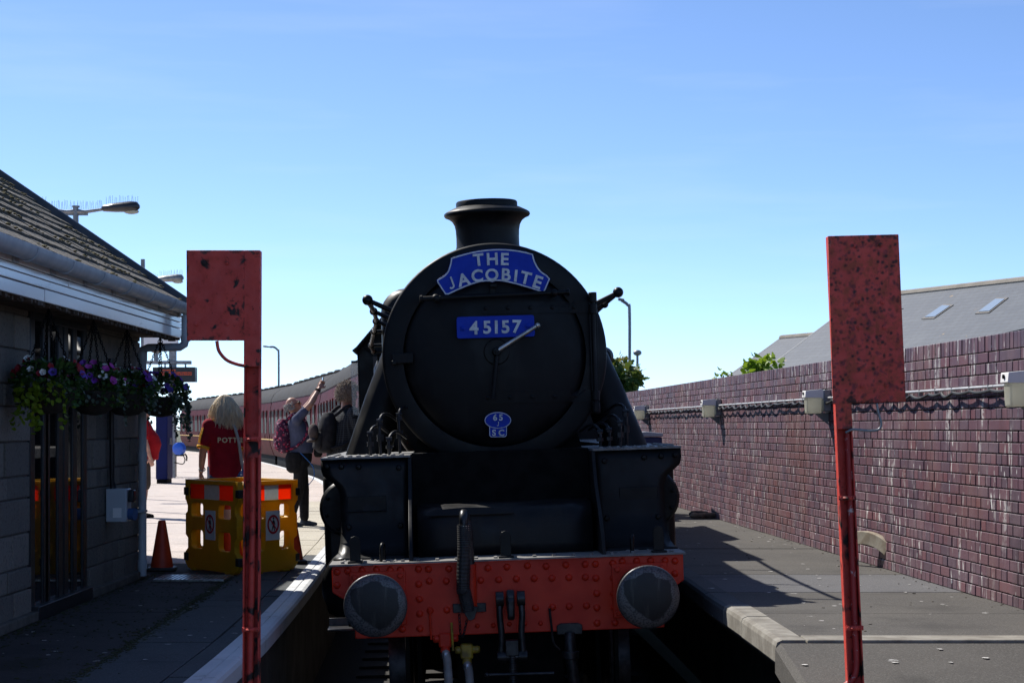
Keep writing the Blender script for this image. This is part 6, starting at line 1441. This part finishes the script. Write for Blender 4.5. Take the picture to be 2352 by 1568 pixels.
def strands(mb, hc, RH, k, n, region, length, r_, rr, curl=0, down=.8, rad=(.085, .105, .115)):
    for i in range(n):
        while True:
            d = rdir(rr)
            if region(d): break
        p = hc + RH @ V(d.x * rad[0], d.y * rad[1] - .01, d.z * rad[2] + .015) * k; o = RH @ d; pts = [p]; v = (o * .6 + V(0, 0, -down)).normalized()
        for j in range(5):
            v = (v * .8 + V(0, 0, -down * .35) + rdir(rr) * curl).normalized(); q = pts[-1] + v * length * k / 5
            rel = RH.inverted() @ (q - hc); f_ = math.sqrt((rel.x / (rad[0] * k)) ** 2 + (rel.y / (rad[1] * k)) ** 2 + (rel.z / (rad[2] * k)) ** 2)
            if f_ < 1.04 and rel.z > -.11 * k: q = hc + (q - hc) * (1.05 / max(f_, .2))
            pts.append(q)
        mb.tube(pts, [r_, r_, r_ * .9, r_ * .8, r_ * .6, r_ * .25], 5)
rr = random.Random(21)
# woman in the maroon shirt, back to the viewer, looking left
m_shirt_r = cloth('maroon_tshirt', (.30, .010, .024), (.24, .008, .02)); m_jeans = cloth('blue_denim', (.05, .085, .17), (.035, .06, .13), 40)
m_gold = cloth('golden_trim', (.75, .42, .04), (.65, .34, .03), 30)
YW = 19.6; wl = V((516 - 1176) * YW / F, YW, PL)
T, k, hc, RH, L, b = person('blonde woman in a maroon shirt with yellow trim and a spotted shoulder bag', wl, R(38), 1.66, arms=[((-.27, -.01, 1.17), (-.24, .09, .93)), ((.27, .01, 1.17), (.22, .14, .96))], belly=.03, wide=1.04, head=(0, 0, R(50)), shirt=m_shirt_r, sleeve=.72, pants=m_jeans, shoes=m_dark, hem=.86)
m_hair = M('grey_blonde_hair', (.78, .64, .42), (.55, .45, .30), 40, .4, stretch=(1, 1, .2)).m
mb = MB(); mb.ball(hc + RH @ V(0, -.02, .025) * k, (.083 * k, .10 * k, .108 * k), 16, 12, RH); strands(mb, hc, RH, k, 1200, lambda d: d.y < .45 and d.z > -.35 or (d.z > .5 and d.y < .75), .25, .0045, rr, .17, .85); mb.build('hair', m_hair, b)
mb = MB()
for s_ in (-1, 1): mb.tube([hc + RH @ V(s_ * .082, -.01, .018) * k, hc + RH @ V(s_ * .07, .075, .018) * k], .003, 5); mb.tube([hc + RH @ (V(s_ * .034, .103, .014) + V(.028 * math.cos(a), 0, .022 * math.sin(a))) * k for a in [q * math.pi / 6 for q in range(12)]], .003, 5, closed=True)
mb.build('glasses', m_galv, b)
# shoulder stripes and sleeve bands
for i, s_ in enumerate((-1, 1)):
    for off in (-.014, .014):
        mb = MB(); pts = [V(s_ * .09, off - .01, 1.488), V(s_ * .15, off - .01, 1.487), V(s_ * .205, off, 1.474), V(s_ * .255, off, 1.40), V(s_ * .285, off, 1.31), V(s_ * .300, off, 1.24)]
        mb.tube([V(p.x * 1.04, p.y, p.z) * k for p in pts], .0075, 6); mb.build('shoulder_stripe', m_gold, T)
    s0 = L((s_ * .19 * 1.04, 0, 1.43)); el = V(s_ * .27, 0, 1.17) * k; q = s0.lerp(el, .74); d = (el - s0).normalized(); mb = MB(); mb.cyl(q - d * .018 + d * .05, q + d * .062, .069 * k, .067 * k, 20, caps=False); mb.build('sleeve_band', m_gold, T, thick=.004)
mb = MB(); mb.tube([L((.085 * math.cos(a), .078 * math.sin(a) - .005, 1.485)) for a in [q * math.pi / 10 for q in range(20)]], .010, 6, closed=True); mb.build('collar', m_gold, T)
mb = MB(); n_ = 6
for i, ch in enumerate('POTTER'):
    a = R(-90 + (i - 2.5) * -16.5); ex_, ey_ = (.177 * 1.04 + .022) * k, (.124 + .014 + .02 + .012) * k
    p = V(-ex_ * math.cos(a) * -1 * -1, ey_ * math.sin(a), 1.245 * k); nn = V(p.x / ex_ ** 2, p.y / ey_ ** 2, 0).normalized(); U_ = V(-nn.y, nn.x, 0)
    stamp(mb, ch, p + nn * .002, U_, V(0, 0, 1), nn, .052, .03, 1.0, .004)
mb.build('printed_letters', M('cream_print', (.62, .55, .36), None, 1, .7).m, T, smooth=False)
m_strap = cloth('pale_grey_strap', (.45, .45, .43), (.38, .38, .37), 30, .2)
mb = MB(); mb.tube([V(-.005, -.095, 1.50) * k, V(.035, -.165, 1.40) * k, V(.065, -.195, 1.25) * k, V(.085, -.215, 1.05) * k, V(.105, -.225, .93) * k], .016, 6); mb.build('bag_strap', m_strap, T)
def spotted():
    m = Mat('spotted_blue_bag', .7, 0, .3); v = m.n('ShaderNodeTexVoronoi'); v.inputs['Scale'].default_value = 26; v.inputs['Randomness'].default_value = .25; m.l(m.coord(), v.inputs['Vector']); m.base(m.mix(m.ramp(v.outputs['Distance'], .36, .30), (.05, .12, .30), (.7, .72, .72))); return m.m
mb = MB(); mb.ell([(V(.12, -.24, z), a, b_) for z, a, b_ in ((.70, .10, .045), (.72, .135, .06), (.80, .13, .062), (.88, .08, .05), (.905, .03, .03))]); remesh(mb, 'shoulder_bag', spotted(), T, .012)
mb = MB(); mb.tube([V(-.215, -.02, .98) * k, V(-.235, -.06, .86) * k, V(-.26, -.08, .72) * k], .011, 6); mb.build('white_strap', m_white, T)
mb = MB(); wq = V(-.245, .06, .955) * k; mb.lathe([(.033, -.008), (.036, 0), (.033, .008)], wq, V(.03, .16, -.24), 14, cap=False); mb.build('wristwatch', m_galv, T, thick=.004)
# man photographing with both arms raised, facing right
m_tee = cloth('faded_navy_tshirt', (.075, .085, .14), (.06, .068, .11)); m_blk = cloth('black_trousers', (.010, .010, .011), (.018, .018, .019), 20, .4)
YM = 25.6; ml = V((690 - 1176) * YM / F, YM, PL)
T, k, hc, RH, L, b = person('balding man in dark glasses holding a phone up with both arms, red patterned backpack', ml, R(-80), 1.76, arms=[((-.18, .14, 1.66), (-.06, .25, 1.86)), ((.20, .12, 1.63), (.06, .25, 1.85))], lean=(0, -.06), belly=.05, wide=1.02, head=(R(26), 0, 0), headoff=(0, -.05, -.02), skin=m_skin2, shirt=m_tee, sleeve=.55, pants=m_blk, shoes=cloth('blue_grey_trainers', (.06, .075, .10), (.04, .05, .07), 30), hem=.98, legs=[((-.10, .05, .49), (-.10, .06, .08)), ((.10, -.03, .50), (.10, -.14, .08))], grip=(V(-1, 0, .2), V(1, 0, .2)))
rr = random.Random(5); mb = MB(); strands(mb, hc, RH, k, 260, lambda d: d.y < .1 and -.35 < d.z < .42, .028, .005, rr, .3, .4); mb.build('hair', M('short_grey_hair', (.22, .21, .20), (.34, .33, .32), 50, .7).m, b)
mb = MB()
for s_ in (-1, 1): mb.ball(hc + RH @ V(s_ * .032, .088, .016) * k, (.030 * k, .012 * k, .022 * k), 10, 8, RH); mb.tube([hc + RH @ V(s_ * .06, .085, .02) * k, hc + RH @ V(s_ * .084, -.01, .016) * k], .004, 5)
mb.build('sunglasses', m_pict_black, b)
ph = thing('phone', 'black phone held up in the balding man\'s hands', 'phone', ml + Matrix.Rotation(R(-80), 3, 'Z') @ V(.0, .30 * k, 1.965 * k), (R(-8), 0, R(-80)))
mb = MB(); mb.box((0, 0, 0), (.145, .010, .075)); mb.build('case', m_pict_black, ph, bevel=.004)
mb = MB(); mb.box((0, -.0056, 0), (.128, .001, .066)); mb.build('screen', m_glass_dark, ph)
def floral():
    m = Mat('red_patterned_fabric', .8, 0, .3); v = m.n('ShaderNodeTexVoronoi'); v.inputs['Scale'].default_value = 22; m.l(m.coord(), v.inputs['Vector']); m.base(m.mix(m.ramp(v.outputs['Distance'], .2, .5), (.32, .02, .06), (.04, .008, .03))); m.over(m.ramp(m.noise(30, 4), .58, .64), (.45, .22, .28)); return m.m
def rucksack(name, label, root, k, lean, m, sc=1.0):
    mb = MB(); mb.ell([(V(0, -.22 + lean * (z - .9) * 1.4 + .02, z) * k, a * sc * k, b_ * sc * k) for z, a, b_ in ((.98, .10, .06), (1.01, .145, .105), (1.12, .155, .125), (1.26, .15, .115), (1.38, .125, .09), (1.44, .08, .05))]); o = remesh(mb, name, m, root, .014, 4, label)
    mb = MB(); mb.ell([(V(0, -.292 + lean * (z - .9) * 1.4, z) * k, a * sc * k, b_ * sc * k) for z, a, b_ in ((1.02, .08, .03), (1.05, .11, .05), (1.18, .11, .05), (1.22, .08, .03))]); remesh(mb, 'front_pocket', m, o, .012, 3)
    for s_ in (-1, 1): mb = MB(); mb.tube(curve3([V(s_ * .10, -.16 + lean * .7, 1.40) * k, V(s_ * .125, -.02 + lean, 1.51) * k, V(s_ * .135, .12 + lean * .9, 1.40) * k, V(s_ * .17, .10 + lean * .5, 1.22) * k, V(s_ * .19, -.04 + lean * .3, 1.08) * k, V(s_ * .13, -.16, 1.03) * k], 5), .020 * k, 6); mb.build('strap', m, o)
    return o
rucksack('backpack', 'dark red patterned backpack', T, k, -.06, floral())
mb = MB(); mb.ell([(V(.16, -.10, z), a, b_) for z, a, b_ in ((.72, .04, .05), (.76, .06, .10), (.92, .065, .12), (1.0, .05, .09))]); remesh(mb, 'shoulder_bag', m_blk, T, .014)
mb = MB(); mb.ell([(V(.05, .235, z), a, b_) for z, a, b_ in ((.93, .06, .04), (.97, .085, .06), (1.08, .085, .06), (1.11, .06, .04))]); remesh(mb, 'belt_bag', m_blk, T, .014)
mb = MB(); mb.tube(curve3([V(.165, -.04, 1.02), V(.19, .06, .92), V(.15, .16, .80), V(.14, .17, .66), V(.13, .10, .56)], 6), .006, 5); mb.build('blue_lanyard', M('blue_cord', (.02, .13, .40), None, 1, .6).m, T)
mb = MB(); q = V(.085, .225, 1.82) * k; mb.lathe([(.033, -.012), (.036, 0), (.033, .012)], q, V(-.1, .16, .22), 14, cap=False); mb.build('wristwatch', m_dark, T, thick=.005)
# curly haired man leaning towards the cab
m_check = Mat('dark_checked_shirt', .9, 0, .2)
def chk(m):
    n = m.noise(30, 3); w1 = m.n('ShaderNodeTexWave'); w1.inputs['Scale'].default_value = 12; w1.bands_direction = 'X'; w2 = m.n('ShaderNodeTexWave'); w2.inputs['Scale'].default_value = 12; w2.bands_direction = 'Z'
    m.l(m.coord(), w1.inputs['Vector']); m.l(m.coord(), w2.inputs['Vector']); m.base((.016, .019, .026)); m.over(m.ramp(w1.outputs['Fac'], .8, .95, 0, .6), (.07, .08, .095)); m.over(m.ramp(w2.outputs['Fac'], .8, .95, 0, .6), (.07, .08, .095)); m.bump(m.noise(9, 4), .6, .03); return m.m
YC = 22.5; cl_ = V((781 - 1176) * YC / F, YC, PL)
T, k, hc, RH, L, b = person('curly grey haired man with a dark backpack leaning towards the engine cab', cl_, R(-62), 1.84, arms=[((-.24, .18, 1.20), (-.12, .36, 1.25)), ((.25, .16, 1.18), (.20, .38, 1.14))], lean=(0, .08), belly=.02, wide=1.05, head=(R(-6), 0, R(-12)), skin=m_skin2, shirt=chk(m_check), sleeve=.95, pants=m_jeans, shoes=m_dark, hem=.86)
rr = random.Random(8); mb = MB(); mb.ball(hc + RH @ V(0, -.015, .03) * k, (.08 * k, .098 * k, .10 * k), 14, 10, RH); strands(mb, hc, RH, k, 1500, lambda d: (d.y < .35 and d.z > -.6) or d.z > .45, .06, .0042, rr, .9, .12, (.092, .11, .12)); mb.build('hair', M('curly_grey_brown_hair', (.20, .15, .11), (.34, .29, .24), 60, .7).m, b)
m_pack = cloth('charcoal_backpack', (.018, .018, .022), (.03, .03, .034), 20, .3); pk_ = rucksack('backpack', 'charcoal backpack', T, k, .08, m_pack, .92)
mb = MB(); c0 = V(.03, -.335, 1.22) * k; mb.ball(c0, (.085, .06, .10), 16, 10); mb.ell([(c0 + V(0, -.02, -.09), .085, .045), (c0 + V(0, -.035, -.115), .07, .05), (c0 + V(0, -.04, -.125), .05, .04)]); remesh(mb, 'cap', cloth('brown_grey_cap', (.085, .065, .062), (.06, .048, .046), 20), pk_, .010, 3, 'faded brown cap clipped to the backpack')
# person in red at the building corner
YR = 28.0; rl = V((330 - 1176) * YR / F, YR, PL)
T, k, hc, RH, L, b = person('person in a red shirt and grey shorts half hidden by the building corner', rl, R(-78), 1.70, arms=[((-.26, .0, 1.16), (-.24, .08, .92)), ((.27, .02, 1.15), (.25, .09, .92))], belly=.10, wide=1.1, head=(0, 0, 0), shirt=cloth('red_jersey', (.40, .012, .018), (.32, .008, .014)), sleeve=.75, pants=cloth('grey_brown_shorts', (.075, .062, .055), (.055, .046, .042)), pantlen=.72, shoes=m_dark, hem=.88)
rr = random.Random(4); mb = MB(); strands(mb, hc, RH, k, 260, lambda d: d.y < .3 and d.z > -.3 or d.z > .5, .06, .006, rr, .4, .5); mb.build('hair', bpy.data.materials['short_grey_hair'], b)
# driver in the cab
dl = LM @ V(-1.02, 9.75, 1.36); m_vest = cloth('orange_vest', (.85, .13, .02), (.75, .10, .015))
T, k, hc, RH, L, b = person('driver in dark overalls and orange vest inside the engine cab', dl, R(150), 1.72, arms=[((-.25, .10, 1.18), (-.10, .26, 1.10)), ((.25, .10, 1.18), (.16, .28, 1.05))], shirt=cloth('dark_overall', (.03, .032, .045), (.045, .046, .058)), sleeve=1.85, pants=m_blk, shoes=m_dark)
mb = MB(); mb.ell([(V(0, 0, z) * k, a * k, b_ * k) for z, a, b_ in ((.95, .20, .15), (1.15, .195, .155), (1.32, .205, .152), (1.43, .165, .115), (1.485, .10, .09))], cap=False); mb.build('vest', m_vest, T, thick=.008)
mb = MB(); mb.ell([(V(0, 0, z) * k, a * k, b_ * k) for z, a, b_ in ((1.16, .203, .163), (1.21, .206, .164))], cap=False); mb.build('reflective_band', m_refw, T, thick=.006)
mb = MB(); mb.ball(hc + V(0, 0, .04) * k, (.088 * k, .105 * k, .09 * k), 14, 10); mb.box(hc + V(0, .11, .05) * k, (.12, .07, .012)); mb.build('cap', m_blk, b)

# ------------------------------------------------------------------ bird droppings and grit on the paving
rr = random.Random(31); mb = MB()
def splat(x, y, z, r_):
    n = 9; mb.add([(x, y, z)] + [(x + r_ * rr.uniform(.5, 1.3) * math.cos(2 * math.pi * i / n), y + r_ * rr.uniform(.5, 1.3) * math.sin(2 * math.pi * i / n), z) for i in range(n)], [(0, i + 1, (i + 1) % n + 1) for i in range(n)])
for i in range(70):
    y = rr.uniform(10.6, 24); x = rr.uniform(redge(y) + .25, WX(y) - .08); splat(x, y, PR + .0055, rr.uniform(.006, .02))
for i in range(30):
    y = rr.uniform(9.0, 17.5); x = rr.uniform(-3.2, edge_x(y) - .2); splat(x, y, PL + .0055, rr.uniform(.006, .018))
for i in range(16):
    y = rr.uniform(8.6, 10.1); x = rr.uniform(1.5, 3.1); splat(x, y, PR - .012 - .135 * (10.185 - y) + .005, rr.uniform(.006, .022))
tag(mb.build('bird_droppings', M('chalky_white', (.62, .61, .58), (.45, .44, .42), 40, .9).m, smooth=False), 'scattered white bird droppings on both platforms', 'droppings', kind='stuff')
mb = MB()
for i in range(170):
    if i % 3: y = rr.uniform(10.5, 22); x = WX(y) - abs(rr.gauss(0, .09)) - .02 if i % 2 else rr.uniform(redge(y) + .2, WX(y) - .05); z = PR + .003
    else: y = rr.uniform(9, 17.5); x = rr.uniform(-3.25, edge_x(y) - .2); z = PL + .003
    r_ = rr.uniform(.002, .007); mb.ball((x, y, z + r_ * .3), (r_ * rr.uniform(.8, 2.5), r_ * rr.uniform(.8, 2), r_ * .6), 5, 4)
tag(mb.build('grit', M('dark_grit', (.07, .06, .045), (.11, .10, .08), 50, .95).m, smooth=False), 'grit and leaf crumbs scattered over both platforms', 'grit', kind='stuff')
